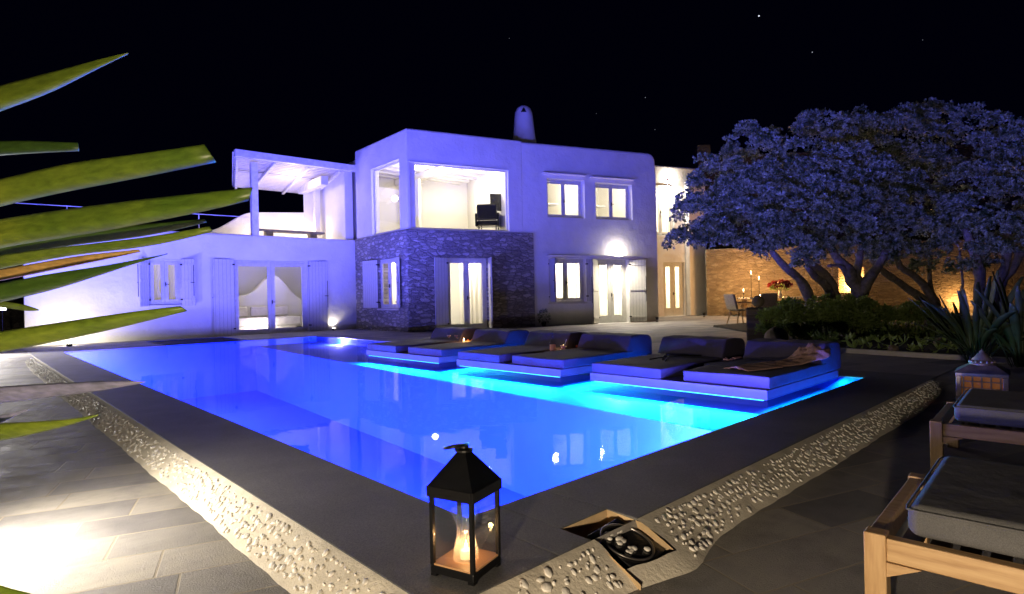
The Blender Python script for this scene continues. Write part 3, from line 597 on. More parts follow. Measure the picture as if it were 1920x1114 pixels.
# --- right wing beyond, partly behind the tree
RW=Wl((20.2,12.45),(24.0,11.0))
wall_mesh(RW,-2.2,3.1,-.02,6.7,.35,[(.2,1.55,3.6,5.9),(.9,2.05,0,2.4)],'wall',STUCCO,villa,bev=.04,round_=.1)
casement(RW,.2,1.55,3.6,5.9,villa,rec=.12); casement(RW,.9,2.05,0,2.4,villa,rec=.12,door=True,leaf=.14,kick=.2)
b=MB(); b.box(2.12,3.08,-.28,-.001,0,6.0); inwall(b,'pilaster',STUCCO,RW,villa,bev=.03)
for z0,z1 in ((.0,2.8),(3.3,6.3)): shell([wp(RW,-.4,.36),wp(RW,-.4,3.0),wp(RW,3.0,3.0),wp(RW,3.0,.36)],z0,z1,(3,),'room_wall',villa)
# --- roof terrace: parapet with a swooping top, back wall, pergola
b=MB(); pts=[(2.2,3.05)]
for i in range(30):
    s=2.2+4.6*i/29; z=3.1+.35*smooth01((s-3.2)/2.0)+.75*smooth01((s-5.2)/1.6); pts.append((s,z))
pts+=[(9.3,4.38),(9.3,3.05)]; n=len(pts); b.add([(p[0],2.5,p[1]) for p in pts]+[(p[0],2.75,p[1]) for p in pts],[tuple(range(n)),tuple(range(2*n-1,n-1,-1))]+[(i,(i+1)%n,n+(i+1)%n,n+i) for i in range(n)])
inwall(b,'terrace_parapet',STUCCO,WL,villa,bev=.03)
b=MB(); b.box(8.55,9.3,2.45,2.5,3.07,5.2); b.box(9.15,9.45,.2,2.45,3.07,5.75); b.box(8.75,8.95,1.9,2.1,3.07,5.3); inwall(b,'terrace_wall',STUCCO,WL,villa,bev=.02)
pg=thing('pergola','white timber pergola with slatted roof over the upper left terrace','pergola',WL.pt(0,0,0),WL.rz)
b=MB(); b.box(6.0,6.2,.05,.25,3.07,5.42); b.build('post',WHITEP,pg,bev=.01)
b=MB(); b.box(5.5,9.5,-.12,.06,5.5,5.72); b.box(5.4,5.5,-.12,2.9,5.2,5.72) if 0 else None; b.build('front_beam',WHITEP,pg,bev=.01)
b=MB(); b.box(8.35,8.6,.3,2.5,5.0,5.3); b.build('cross_beam',WHITEP,pg,bev=.01)
b=MB()
for i in range(20):
    y=.1+.145*i; z=5.56-.16*y; b.box(5.5+.25*y,9.45,y,y+.105,z,z+.035)
b.build('slats',DECKW,pg)
b=MB(); b.add([(5.46,.065,5.63),(9.46,.065,5.63),(9.46,3.0,5.16),(6.2,3.0,5.16),(5.46,.065,5.66),(9.46,.065,5.66),(9.46,3.0,5.19),(6.2,3.0,5.19)],[(0,3,2,1),(4,5,6,7),(0,1,5,4),(1,2,6,5),(2,3,7,6),(3,0,4,7)]); b.build('roof_cover',WHITEP,pg)
for x in (5.56,6.7,7.8,8.9):
    b=MB(); xx=x+(.7 if x<6 else .1); b.add([(x,0.06,5.44),(x+.08,0.06,5.44),(xx+.08,2.9,5.0),(xx,2.9,5.0),(x,.06,5.545),(x+.08,.06,5.545),(xx+.08,2.9,5.09),(xx,2.9,5.09)],[(0,3,2,1),(4,5,6,7),(0,1,5,4),(1,2,6,5),(2,3,7,6),(3,0,4,7)]); b.build('rafter',WHITEP,pg)
bn=thing('terrace_bench','long low grey bench on the roof terrace under the pergola','bench',WL.pt(7.6,-1.2,3.07),WL.rz)
b=MB(); b.box(-1.15,1.15,-.2,.2,.30,.38); b.build('seat',mat('bench_grey',(.25,.23,.2),.7),bn,bev=.03,seg=3)
for x in(-.75,.75): b=MB(); b.box(x-.12,x+.12,-.15,.15,0,.3); b.build('leg',MATS['bench_grey'],bn,bev=.01)
rl=thing('roof_railing','thin white metal railing along the left roof edge','railing',WL.pt(0,0,0),WL.rz)
b=MB(); b.tube([(-1.0,1.0,3.75),(6.0,.4,3.72)],.012,6); b.build('rail',WHITEP,rl)
for s in(-.2,1.4,3.0,4.6): b=MB(); b.tube([(s,.95-.08*s,3.05),(s,.95-.08*s,3.75)],.014,6); b.build('post',WHITEP,rl)
# curtains
def curtain(w,s0,s1,y,z0,z1,label,amp=.015,pinch=0,m=None):
    b=MB(); b.u=[1]; n=int((s1-s0)/.02); rows=8
    for j in range(rows+1):
        z=z0+(z1-z0)*j/rows
        for i in range(n+1):
            s=s0+(s1-s0)*i/n
            c_=pinch*math.exp(-((z-z0-(z1-z0)*.4)/.35)**2)
            sx=s0+(s-s0)*(1-c_) if pinch>=0 else s1-(s1-s)*(1+c_)
            b.v.append((sx,y+amp*math.sin(s*38+.6*math.sin(z*2))+.4*amp*math.sin(s*91),z))
    for j in range(rows):
        for i in range(n): a=j*(n+1)+i; b.f.append((a,a+1,a+n+2,a+n+1))
    o=b.build('curtain',m or SHEER,None,smooth=True); o.location=w.A; o.rotation_euler=(0,0,w.rz); return tag(o,label,'curtain')
curtain(WL,3.2,3.62,.42,1.0,2.35,'left half of the sheer curtain pair in the small left wing window',pinch=.35)
curtain(WL,3.62,3.98,.42,1.0,2.35,'right half of the sheer curtain pair in the small left wing window',pinch=-.2)
curtain(FC,.3,2.0,.62,.5,2.5,'glowing sheer curtain behind the lower window of the right block')
curtain(FC,2.3,4.2,.62,.05,2.5,'glowing sheer curtain behind the glass doors of the right block')
curtain(RW,.6,2.6,.6,.05,2.6,'glowing sheer curtain behind the far glass door beside the tree')
curtain(RW,-.3,2.6,.6,3.35,6.2,'glowing sheer curtain in the upper window half hidden by the tree')
curtain(S2b,1.95,2.9,.75,.05,2.6,'glowing sheer curtain behind the right pane of the stone bay doors')
curtain(S1b,1.3,3.0,.6,.5,2.6,'glowing sheer curtain in the narrow stone bay window')
# upper room shelves seen in the two upper windows
for k,(s,) in enumerate(((1.0,),(3.0,))):
    b=MB(); ball(b,(s,1.5,4.5),.18,14,(1.3,.6,.5)); o=b.build('ceramic_vase',mat('brown_pot',(.18,.12,.07),.5),None,smooth=True); o.location=FC.A; o.rotation_euler=(0,0,FC.rz); tag(o,('brown rounded pot on the shelf behind the left upper window','brown rounded pot on the shelf behind the right upper window')[k],'pot')
    b=MB(); b.box(s-.5,s+.6,1.3,1.8,4.36,4.4); b.box(s-.5,s+.6,1.3,1.8,3.16,3.8); o=b.build('shelf',WHITEP,None); o.location=FC.A; o.rotation_euler=(0,0,FC.rz); tag(o,('white shelf behind the left upper window of the right block','white shelf behind the right upper window of the right block')[k],'shelf')
# --- room lights
def pl(w,s,y,z,p,col=WARM,r=.12): point('room_light',w.pt(s,-y,z),p*2,col,r)
pl(WL,6.8,1.4,2.6,26,WW); pl(WL,6.7,1.45,.12,30,(1,.85,.8),.05)
pl(WL,3.4,1.8,2.2,14,WW)
for p,e in (((10.5,13.5,2.4),300),((9.5,14.6,2.2),240)): point('room_light',p,e,WW,.1)
for p,e in (((10.2,14.2,5.3),120),((11.9,13.6,5.1),60),((9.6,13.6,3.5),60),((12.2,15.6,4.8),50)): point('room_light',p,e,WW,.08)
pl(FC,1.2,1.2,4.9,60,WW); pl(FC,3.1,1.2,4.9,60,WW); pl(FC,1.15,1.4,1.9,190,WW); pl(FC,3.3,1.4,1.8,240,WW)
pl(RW,1.4,1.6,1.9,150,(1,.88,.62)); pl(RW,1.0,1.6,5.3,160,(1,.9,.7))
pl(WL,7.6,.9,4.9,22,(1,.82,.66)); pl(WL,8.4,1.9,3.4,18,(1,.82,.66)); pl(WL,6.8,1.6,3.3,18,(1,.82,.66))
# --- exterior lamps on the house
def wall_lamp(w,s,z,label,p,col=WW,up=False,r=.04):
    t=thing('wall_lamp',label,'lamp',w.pt(s,.0,z),w.rz)
    b=MB(); b.box(-.09,.09,-.10,-.0,-.03,.03); b.build('housing',WHITEP,t,bev=.01); b=MB(); b.box(-.07,.07,-.125,-.101,-.02,.02); b.build('lens',LAMPE,t,bev=.005)
    point('wall_lamp_light',w.pt(s,.2,z),p*.07,col,r); point('wall_lamp_light',w.pt(s,.2,z-.05),p,col,r,'SPOT',w.pt(s,.9,0),150,.9)
wall_lamp(FC,3.2,2.49,'small bright wall lamp over the glass doors of the right block',480)
wall_lamp(RW,1.3,6.1,'small bright wall lamp on the far wing at the tree edge',800)
def uplight(p,label,power,to,col=WW,spot=True,ang=130):
    t=thing('ground_uplight',label,'lamp',p); b=MB(); b.lathe([(.05,0),(.06,.01),(.06,.06),(.05,.07)],16); b.build('housing',DARKM,t); b=MB(); b.lathe([(.042,.0701),(.042,.075)],16); b.build('lens',LAMPE,t)
    point('uplight_light',(p[0],p[1],p[2]+.11),power,col,.04,'SPOT',to,ang,.6)
q=WL.pt(8.5,.16,0); uplight(q,'small ground uplight glowing at the wall between shutters and stone bay',14,WL.pt(8.5,-.02,1.0))
q=WL.pt(1.3,.9,0); uplight(q,'strong ground floodlight against the left end of the white wall',100,WL.pt(1.3,-.3,.6),ang=172)
fl=thing('garden_floodlight','glaring white floodlight on a short post at the far left','lamp',tuple(at(4,577,15.5)))
b=MB(); b.box(-.12,.12,-.05,.05,-.08,.08); o=b.build('housing',DARKM,fl,bev=.01); b=MB(); b.box(-.1,.1,-.07,-.051,-.06,.06); o=b.build('lens',LAMPE,fl); b=MB(); b.tube([(0,0,-.08),(0,0,-.75)],.02); b.build('post',DARKM,fl)
fl.rotation_euler=(0,0,R(-20)); point('flood_light',(-1.75,15.8,1.1),1500,(1,.93,.86),.05,'SPOT',(-1.1,9,0),100,.7)
# ================================================================ POOL LAMPS
for k,(x,y,rz,lab) in enumerate(((5.79,12.4,R(90),'underwater lamp over the shelf at the far end of the right pool wall'),(1.0,.01,PI,'underwater lamp in the near wall close to the pool corner'),(.01,4.6,-R(90),'underwater lamp midway along the left pool wall'))):
    t=thing('pool_light',lab,'pool light',(x,y,-.34 if x<5 else -.1),rz)
    b=MB(); b.lathe([(.075,0),(.075,.02),(.06,.03)],20); o=b.build('lens',POOLL,t); o.rotation_euler=(R(90),0,0)
# ================================================================ PLATFORMS AND LOUNGERS
PL=[(.27,2.40,(.27,1.18),(1.43,2.38)),(2.87,5.0,(2.87,3.82),(4.04,4.98)),(5.45,7.72,(5.45,6.4),(6.72,7.70))]
pn=['right','middle','left']
PFM=mat('platform_render',(.15,.14,.22),.7,nz=5,var=.1,bmp=(40,.3,.005))
def mattress(parent,x0,x1,y0,y1,z0,z1):
    # soft slab with rounded edges and faint sag
    b=MB(); nx,ny=16,8
    for j in range(ny+1):
        for i in range(nx+1):
            u,v=i/nx,j/ny; z=z1+.006*math.sin(u*9+y0*7)*math.sin(v*5+y0)-.008*(1-min(1,min(u,1-u,v,1-v)*12))
            b.v.append((x0+(x1-x0)*u,y0+(y1-y0)*v,z))
    for j in range(ny):
        for i in range(nx): a=j*(nx+1)+i; b.f.append((a,a+1,a+nx+2,a+nx+1))
    k=len(b.v); ring=[i for i in range(nx+1)]+[j*(nx+1)+nx for j in range(1,ny+1)]+[ny*(nx+1)+i for i in range(nx-1,-1,-1)]+[j*(nx+1) for j in range(ny-1,0,-1)]
    for r_ in ring: x,y,z=b.v[r_]; b.v.append((x,y,z0))
    n=len(ring)
    for i in range(n): b.f.append((ring[i],k+i,k+(i+1)%n,ring[(i+1)%n]))
    b.f.append(tuple(k+i for i in range(n)))
    return b.build('mattress',MATT,parent,bev=.012,seg=3,smooth=False)
def headrest(parent,x0,x1,y0,y1,z0,z1):
    # curved wedge: front slope swelling into a rounded top, upright back
    pr=[(x0,z0)]
    for i in range(1,9):
        t_=i/8; pr.append((x0+(x1-x0)*.27*t_,z0+(z1-z0)*(.5-.5*math.cos(PI*t_))**.8))
    pr+=[(x0+(x1-x0)*.62,z1+.012),(x1-.07,z1-.004),(x1-.02,z1-.035),(x1,z1-.09),(x1,z0-.1),(x0,z0-.1)]
    b=MB(); ny=7; n=len(pr)
    for j in range(ny+1):
        y=y0+(y1-y0)*j/ny
        for x,z in pr: b.v.append((x,y,z+(.007*math.sin(j*1.7+x*5) if z>z0 else 0)))
    for j in range(ny):
        for i in range(n): a=j*n+i; c_=j*n+(i+1)%n; b.f.append((a,c_,c_+n,a+n))
    b.f.append(tuple(range(n))); b.f.append(tuple(ny*n+i for i in range(n)))
    return b.build('headrest',MATT,parent,bev=.02,seg=3)
lab=['rightmost pool lounger, half covered by the pinkish throw','second lounger from the right, beside the lounger with the throw','third lounger from the right, headrest next to the bottle tray side','third lounger from the left with the bottle standing beside its head','second lounger from the left, its side lit blue above the water','leftmost dark lounger with wine glasses beside it']
lab=['dark pool lounger furthest right, with the pinkish throw across it','dark pool lounger beside the one with the throw, straps lying on it','dark pool lounger to the right of the bottle on the middle platform','dark pool lounger to the left of the bottle on the middle platform','dark pool lounger to the right of the wine glasses on the left platform','dark pool lounger furthest left, beyond the wine glasses']
k=0
for i,(y0,y1,ma,mb_) in enumerate(PL):
    pt=thing('lounger_platform','%s one of three blue-lit platforms over the pool shelf'%pn[i],'platform',(0,0,0),0,'lounger platforms over the pool shelf')
    b=MB(); b.box(3.85,PX-.006,y0,y1,-.025,.07); b.build('slab',PFM,pt,bev=.006)
    b=MB(); b.box(5.0,PX-.01,y0+.5,y1-.5,S,-.026); b.build('plinth',PFM,pt)
    st=MB(); st.box(3.87,3.89,y0+.05,y1-.05,-.036,-.0255); st.build('light_strip',mat('cyan_strip',(.1,.6,1),.5,emit=((.02,.5,1),6)),pt)
    point('platform_light',(3.838,(y0+y1)/2,-.04),210,CYAN,.02,'AREA',None,size=(.03,y1-y0-.1)).rotation_euler=(0,R(66),0)
    point('platform_light',((3.9+PX)/2,y0-.012,-.04),90,CYAN,.02,'AREA',None,size=(1.8,.03)).rotation_euler=(R(-34),0,0) 
    for (a,c_) in (ma,mb_):
        t=thing('pool_lounger',lab[k],'sun lounger',(0,0,0),0,'dark loungers on the pool platforms'); k+=1
        mattress(t,3.9 if k%2 else 3.86,5.42,a,c_,.073,.195); headrest(t,5.25,5.92,a+.005,c_-.005,.17,.40)
    # tray ledge between the two loungers
    b=MB(); b.box(4.75,5.9,ma[1]+.02,mb_[0]-.02,.073,.165); b.build('side_table',PFM,pt,bev=.01)
def on_tray(i): y=(PL[i][2][1]+PL[i][3][0])/2; return y
# things on the trays
def wine_glass(p,label):
    t=thing('wine_glass',label,'glass',p,0,'wine glasses on the left platform'); 
    b=MB(); b.lathe([(.032,0),(.032,.003),(.005,.006),(.004,.09),(.02,.105),(.036,.13),(.040,.16),(.034,.195)],16,cap=False); b.build('bowl',CGLASS,t,smooth=True)
    b=MB(); b.lathe([(.003,.1),(.033,.13),(.037,.148),(.003,.149)],14); b.build('wine',mat('rose_wine',(.8,.45,.4),.2),t,smooth=True)
def flame(parent,z,s=1,x=0,y=0):
    b=MB(); b.lathe([(.001,0),(.005*s,.006*s),(.006*s,.012*s),(.003*s,.026*s),(.0005,.036*s)],8,(x,y,z)); b.build('flame',FLAME,parent,smooth=True)
y=on_tray(2); wine_glass((4.95,y+.07,.166),'left wine glass of the pair on the left platform'); wine_glass((5.03,y-.05,.166),'right wine glass of the pair on the left platform')
def tealight(p,label,power=.6,g='tealight candles'):
    t=thing('candle_jar',label,'candle',p,0,g); b=MB(); b.lathe([(.03,0),(.033,.01),(.033,.07)],14,cap=False); b.build('jar',CGLASS,t,smooth=True); b=MB(); b.lathe([(.026,.003),(.026,.03)],12); b.build('wax',WAX,t); flame(t,.032,1.4); point('candle_light',(p[0],p[1],p[2]+.06),power*2,CANDLE,.012)
tealight((5.25,y,.166),'candle burning on the left platform next to the wine glasses',3)
pt_=thing('platter','wooden serving platter of canapes on the left platform','platter',(5.55,y,.166)); b=MB(); b.box(-.22,.22,-.1,.1,0,.015); b.build('board',TEAK,pt_,bev=.005)
for i in range(7): b=MB(); ball(b,(-.18+.06*i,.02*(-1)**i,.03),.018,8); b.build('canape',ORANGE,pt_,smooth=True)
y=on_tray(1)
bt=thing('glass_bottle','clear square bottle of pink drink on the middle platform','bottle',(4.88,y+.02,.166),R(20))
b=MB(); b.lathe([(.045,0),(.05,.01),(.05,.13),(.02,.19),(.016,.24),(.02,.25),(.02,.275)],4 if 0 else 14,cap=False); b.build('body',CGLASS,bt,smooth=True); b=MB(); b.lathe([(.042,.005),(.046,.015),(.046,.10)],14); b.build('drink',mat('pink_drink',(.85,.35,.3),.2),bt,smooth=True); b=MB(); ball(b,(0,0,.285),.022,10); b.build('stopper',CGLASS,bt,smooth=True)
tm=thing('drink_tumbler','tumbler of pink drink with a straw beside the bottle','glass',(5.05,y-.04,.166)); b=MB(); b.lathe([(.034,0),(.04,.005),(.045,.11)],14,cap=False); b.build('glass_body',CGLASS,tm,smooth=True); b=MB(); b.lathe([(.03,.006),(.038,.08)],12); b.build('drink',MATS['pink_drink'],tm); b=MB(); b.tube([(0,0,.02),(.05,-.03,.17)],.005,6); b.build('straw',WHITEP,tm)
tealight((5.13,y+.03,.166),'candle burning behind the tumbler on the middle platform',1.0)
bk=thing('fruit_plate','small dark plate of fruit on the middle platform','plate',(5.5,y,.166)); b=MB(); b.lathe([(.06,0),(.11,.012),(.115,.018)],18); b.build('dish',BLACKP,bk)
for i in range(6): b=MB(); a=i*1.05; ball(b,(.055*math.cos(a),.055*math.sin(a),.032),.02,8); b.build('fruit',mat('red_fruit',(.35,.05,.04),.4),bk,smooth=True)
y=on_tray(0)
tl=thing('water_glass','small clear water glass on the right platform','glass',(5.55,y-.02,.166)); b=MB(); b.lathe([(.03,0),(.035,.11)],14,cap=False); b.build('glass_body',CGLASS,tl,smooth=True)
nk=thing('flower_garland','small mauve flowers strewn on the right platform tray','flowers',(5.2,y,.166))
rr=random.Random(9); b=MB()
for i in range(22): ball(b,(rr.uniform(-.14,.2),rr.uniform(-.07,.07),.02),rr.uniform(.012,.024),7,(1,1,.7))
b.build('petals',mat('mauve_petal',(.35,.2,.25),.7),nk,smooth=True)
# straps lying on the second lounger
b=MB(); b.tube([(4.5,1.8,.206),(4.75,1.95,.21),(5.0,1.85,.21),(5.15,1.65,.21)],.008,6); b.tube([(4.45,1.95,.206),(4.72,1.93,.21),(4.95,2.05,.21),(5.2,2.2,.21)],.008,6); b.tube([(4.4,1.7,.206),(4.6,1.8,.21),(4.85,1.93,.21)],.008,6)
tag(b.build('strap',BLACKP,None,smooth=True),'thin dark cord straps lying loose on the lounger beside the throw','strap')
# throw draped on the rightmost lounger
def drape(path,wid,ht,name,m,label,cat):
    b=MB(); n=60; k=14; rr=random.Random(2)
    for i in range(n+1):
        t_=i/n; j=t_*(len(path)-1); a=int(min(j,len(path)-2)); f_=j-a
        p=Vector(path[a]).lerp(Vector(path[a+1]),f_); d=(Vector(path[a+1])-Vector(path[a])).normalized(); s_=Vector((-d.y,d.x,0))
        w_=wid(t_); h_=ht(t_)
        for q in range(k+1):
            v=q/k*2-1; z=h_*(1-abs(v)**2.2)*(.75+.25*math.sin(q*2.1+i*.35)+.2*math.sin(i*.9+q))
            b.v.append(tuple(p+s_*(v*w_)+Vector((0,0,max(.004,z)))))
    for i in range(n):
        for q in range(k): a=i*(k+1)+q; b.f.append((a,a+1,a+k+2,a+k+1))
    o=b.build(name,m,None,smooth=True,solid=.008); return tag(o,label,cat)
drape([(4.15,.72,.198),(4.6,.62,.20),(5.0,.5,.20),(5.3,.42,.25),(5.55,.36,.33)],lambda t:.09+.05*math.sin(t*3.1)+(.06 if t<.3 else 0)+.1*math.exp(-((t-.8)/.15)**2),lambda t:.03+.035*t+.07*math.exp(-((t-.78)/.12)**2),'throw_blanket',WOOL,'rumpled pinkish mauve throw lying along the rightmost lounger','blanket')
# ================================================================ LANTERN (near)
ln=thing('black_lantern','black metal lantern with glass sides and a lit candle on the near pool corner','lantern',(-.325,-.405,.0),R(17))
h=.093; b=MB(); b.box(-h,h,-h,h,.012,.04); b.build('base',DARKM,ln,bev=.003)
b=MB(); b.box(-h+.004,h-.004,-h+.004,h-.004,.0402,.046); b.build('floor_plate',mat('copper_floor',(.45,.25,.12),.5),ln)
for sx in(-1,1):
    for sy in(-1,1):
        b=MB(); b.box(sx*.08-.012,sx*.08+.012,sy*.08-.012,sy*.08+.012,0,.0118); b.build('foot',DARKM,ln)
        b=MB(); x=sx*(h-.007); y=sy*(h-.007); b.box(x-.007,x+.007,y-.007,y+.007,.0402,.30); b.build('post',DARKM,ln)
b=MB(); H2=h+.004
for a in (0,1):
    for s_ in(-1,1):
        if a: b.box(-H2,H2,s_*H2-.004,s_*H2+.004,.288,.325)
        else: b.box(s_*H2-.004,s_*H2+.004,-H2+.004,H2-.004,.288,.325)
b.add([(-H2,-H2,.325),(H2,-H2,.325),(H2,H2,.325),(-H2,H2,.325),(-.02,-.02,.435),(.02,-.02,.435),(.02,.02,.435),(-.02,.02,.435)],[(0,1,5,4),(1,2,6,5),(2,3,7,6),(3,0,4,7),(4,5,6,7)])
b.build('roof',DARKM,ln)
b=MB(); b.lathe([(.02,.434),(.034,.44),(.034,.447),(.018,.452),(.018,.462)],16); b.build('cap',DARKM,ln)
b=MB(); P_=[]
for i in range(25): a=2*PI*i/24; P_.append((-.05+.066*math.cos(a),.02*math.cos(a)-.045*math.sin(a),.468+.010*math.sin(a)-.012*math.cos(a)))
b.tube(P_,.0055,8,False); b.build('handle',DARKM,ln,smooth=True)
for (x0,x1,y0,y1) in ((-h+.015,h-.015,-h+.006,-h+.008),(-h+.015,h-.015,h-.008,h-.006),(-h+.006,-h+.008,-h+.015,h-.015),(h-.008,h-.006,-h+.015,h-.015)):
    b=MB(); b.box(x0,x1,y0,y1,.041,.288); b.build('pane',CGLASS,ln)
hc=thing('hurricane_glass','waisted clear hurricane glass around the candle inside the black lantern','glass',(-.325,-.405,.0465),R(17))
b=MB(); b.lathe([(.048,0),(.046,.03),(.036,.07),(.032,.10),(.036,.13),(.046,.155),(.054,.175)],28,cap=False); b.build('shade',HURR,hc,smooth=True)
cn=thing('pillar_candle','short burning candle inside the hurricane glass of the black lantern','candle',(-.325,-.405,.0465)); b=MB(); b.lathe([(.022,0),(.022,.028),(.018,.031)],16); b.build('wax',WAX,cn,smooth=True); flame(cn,.033,.9); point('candle_light',(-.325,-.405,.105),.9,CANDLE,.01)
# ================================================================ SECOND LANTERN (far right, ornate)
l2=thing('ornate_lantern','ornate pierced metal lantern with domed top behind the teak beds','lantern',(5.12,-1.15,-.03),R(6))
b=MB(); b.box(-.185,.185,-.185,.185,0,.04)
for sx in(-1,1):
    for sy in(-1,1): b.box(sx*.165-.02,sx*.165+.02,sy*.165-.02,sy*.165+.02,.0402,.23)
b.box(-.187,.187,-.187,.187,.2302,.26); b.build('frame',BRONZE,l2,bev=.004)
b=MB()
for a in range(4):
    M_=Matrix.Rotation(a*PI/2,4,'Z')
    for i in range(5): x=-.13+.065*i; b.box(x-.006,x+.006,-.172,-.166,.041,.229,M_)
    b.box(-.145,.145,-.174,-.168,.18,.19,M_); b.box(-.145,.145,-.174,-.168,.12,.13,M_)
b.build('fretwork',BRONZE,l2)
b=MB()
for a in range(4): b.box(-.144,.144,-.16,-.156,.041,.229,Matrix.Rotation(a*PI/2,4,'Z'))
b.build('pane',AMBER,l2)
b=MB(); b.add([(-.2,-.2,.26),(.2,-.2,.26),(.2,.2,.26),(-.2,.2,.26),(-.1,-.1,.325),(.1,-.1,.325),(.1,.1,.325),(-.1,.1,.325)],[(0,3,2,1),(0,1,5,4),(1,2,6,5),(2,3,7,6),(3,0,4,7),(4,5,6,7)]); b.build('roof',BRONZE,l2,bev=.006)
b=MB(); b.lathe([(.1,.325),(.095,.335),(.085,.36),(.078,.362),(.075,.375),(.05,.40),(.035,.425),(.022,.43),(.02,.445),(.006,.455),(.003,.47)],20); b.build('dome',BRONZE,l2,smooth=True)
b=MB()
for i in range(14): a=2*PI*i/14; ball(b,(.09*math.cos(a),.09*math.sin(a),.352),.014,6)
b.build('beading',BRONZE,l2,smooth=True)
# ================================================================ TEAK DAYBEDS
def daybed(loc,rz,label):
    t=thing('teak_daybed',label,'daybed',loc,rz,'teak daybeds at the right edge')
    # local x across (width .86), y negative = length away to the right
    Wd,L,zt=.86,1.95,.32
    b=MB(); b.box(.004,.05,-L,-.064,zt-.085,zt-.010); b.box(Wd-.05,Wd-.004,-L,-.064,zt-.085,zt-.010); b.box(.06,Wd-.08,-.045,-.005,zt-.085,zt-.006); b.box(.0552,Wd-.0552,-L,-L+.05,zt-.11,zt-.012); b.build('frame',TEAK,t,bev=.004)
    for x in(0,Wd-.075):
        for y in(-.075,-L+.2): b=MB(); b.box(x-.003,x+.062,y+.011,y+.075,0,zt); b.build('leg',TEAKZ,t,bev=.004)
    for x in(.001,Wd-.085): b=MB(); b.add([(x+.0,-.0645,zt-.087),(x+.05,-.0645,zt-.087),(x+.05,-.16,zt-.087),(x,-.16,zt-.087),(x,-.0645,zt-.135),(x+.05,-.0645,zt-.135)],[(0,1,2,3),(0,4,5,1),(0,3,4),(1,5,2),(4,3,2,5)]); b.build('corner_brace',TEAK,t)
    b=MB(); y=-.10
    while y>-L+.1: b.box(.056,Wd-.056,y-.05,y,zt-.035,zt-.015); y-=.075
    b.build('slats',mat('dark_teak',(.10,.06,.03),.6),t)
    b=MB(); b.box(.035,Wd-.03,-L+.02,-.115,zt+.001,zt+.105); o=b.build('cushion',CUSH,t,bev=.035,seg=5); o.modifiers.new('wn','WEIGHTED_NORMAL')
    q=MB(); z=zt+.09
    P_=[(.033,-.15,z),(.038,-.118,z),(.075,-.112,z),(Wd-.07,-.112,z),(Wd-.033,-.118,z),(Wd-.028,-.15,z),(Wd-.028,-L+.05,z)]
    q.tube([(.033,-L+.05,z)]+P_,.0035,6); q.build('piping',CUSH,o)
    return t
daybed((.52,-1.47,-.126),R(3.5),'nearest teak daybed with thick grey cushion, cropped by the lower right corner')
daybed((2.62,-1.24,-.126),R(4),'farther teak daybed with grey cushion, in front of the ornate lantern')
# ================================================================ TREES
def leaf_mesh(name,pos,nrm,size,nl,m,parent,spread=.9,seed=1,asp=.34):
    g=np.random.default_rng(seed); K_=len(pos); pos=np.repeat(pos,nl,0); nrm=np.repeat(nrm,nl,0); sz=np.repeat(size,nl)*g.uniform(.7,1.25,K_*nl)
    d=nrm+g.normal(0,spread,(K_*nl,3)); d/=np.linalg.norm(d,axis=1)[:,None]
    r_=g.normal(0,1,(K_*nl,3)); s_=np.cross(d,r_); s_/=np.linalg.norm(s_,axis=1)[:,None]
    nn=np.cross(d,s_)
    v=np.empty((K_*nl,4,3)); v[:,0]=pos; v[:,1]=pos+d*sz[:,None]*.55+s_*sz[:,None]*asp*.5+nn*sz[:,None]*.06; v[:,2]=pos+d*sz[:,None]; v[:,3]=pos+d*sz[:,None]*.55-s_*sz[:,None]*asp*.5+nn*sz[:,None]*.06
    n=K_*nl; me=bpy.data.meshes.new(name); me.vertices.add(n*4); me.vertices.foreach_set('co',v.reshape(-1)); me.loops.add(n*4); me.loops.foreach_set('vertex_index',np.arange(n*4,dtype=np.int32))
    me.polygons.add(n); me.polygons.foreach_set('loop_start',np.arange(0,n*4,4,dtype=np.int32)); me.polygons.foreach_set('loop_total',np.full(n,4,dtype=np.int32)); me.update(calc_edges=True); me.validate()
    me.materials.append(m); o=bpy.data.objects.new(name,me); C.objects.link(o)
    if parent: o.parent=parent
    return o
def crown_points(lobes,sub,rs,per,g,bottom=-.35):
    P_=[];Nn=[]
    for (c_,r_) in lobes:
        c_=np.array(c_)
        for k in range(sub):
            d=g.normal(0,1,3); d/=np.linalg.norm(d)
            if d[2]<bottom: d[2]*=-.6; d/=np.linalg.norm(d)
            sc=c_+d*r_*g.uniform(.55,.95)*np.array([1,1,.85]); sr=r_*rs*g.uniform(.7,1.25)
            m=max(6,int(per*(sr**2)*g.uniform(.6,1.2)))
            q=g.normal(0,1,(m,3)); q/=np.linalg.norm(q,axis=1)[:,None]; q[:,2]=np.where(q[:,2]<-.3,-q[:,2],q[:,2])
            P_.append(sc+q*sr*g.uniform(.65,1.05,(m,1))*np.array([1,1,.8])); Nn.append(q+np.array([0,0,.35])+d*.4)
    P_=np.concatenate(P_); Nn=np.concatenate(Nn); Nn/=np.linalg.norm(Nn,axis=1)[:,None]; return P_,Nn
def pxl(L): return [(tuple(at(x,y,Y)),r_*Y/F) for (x,y,r_,Y) in L]
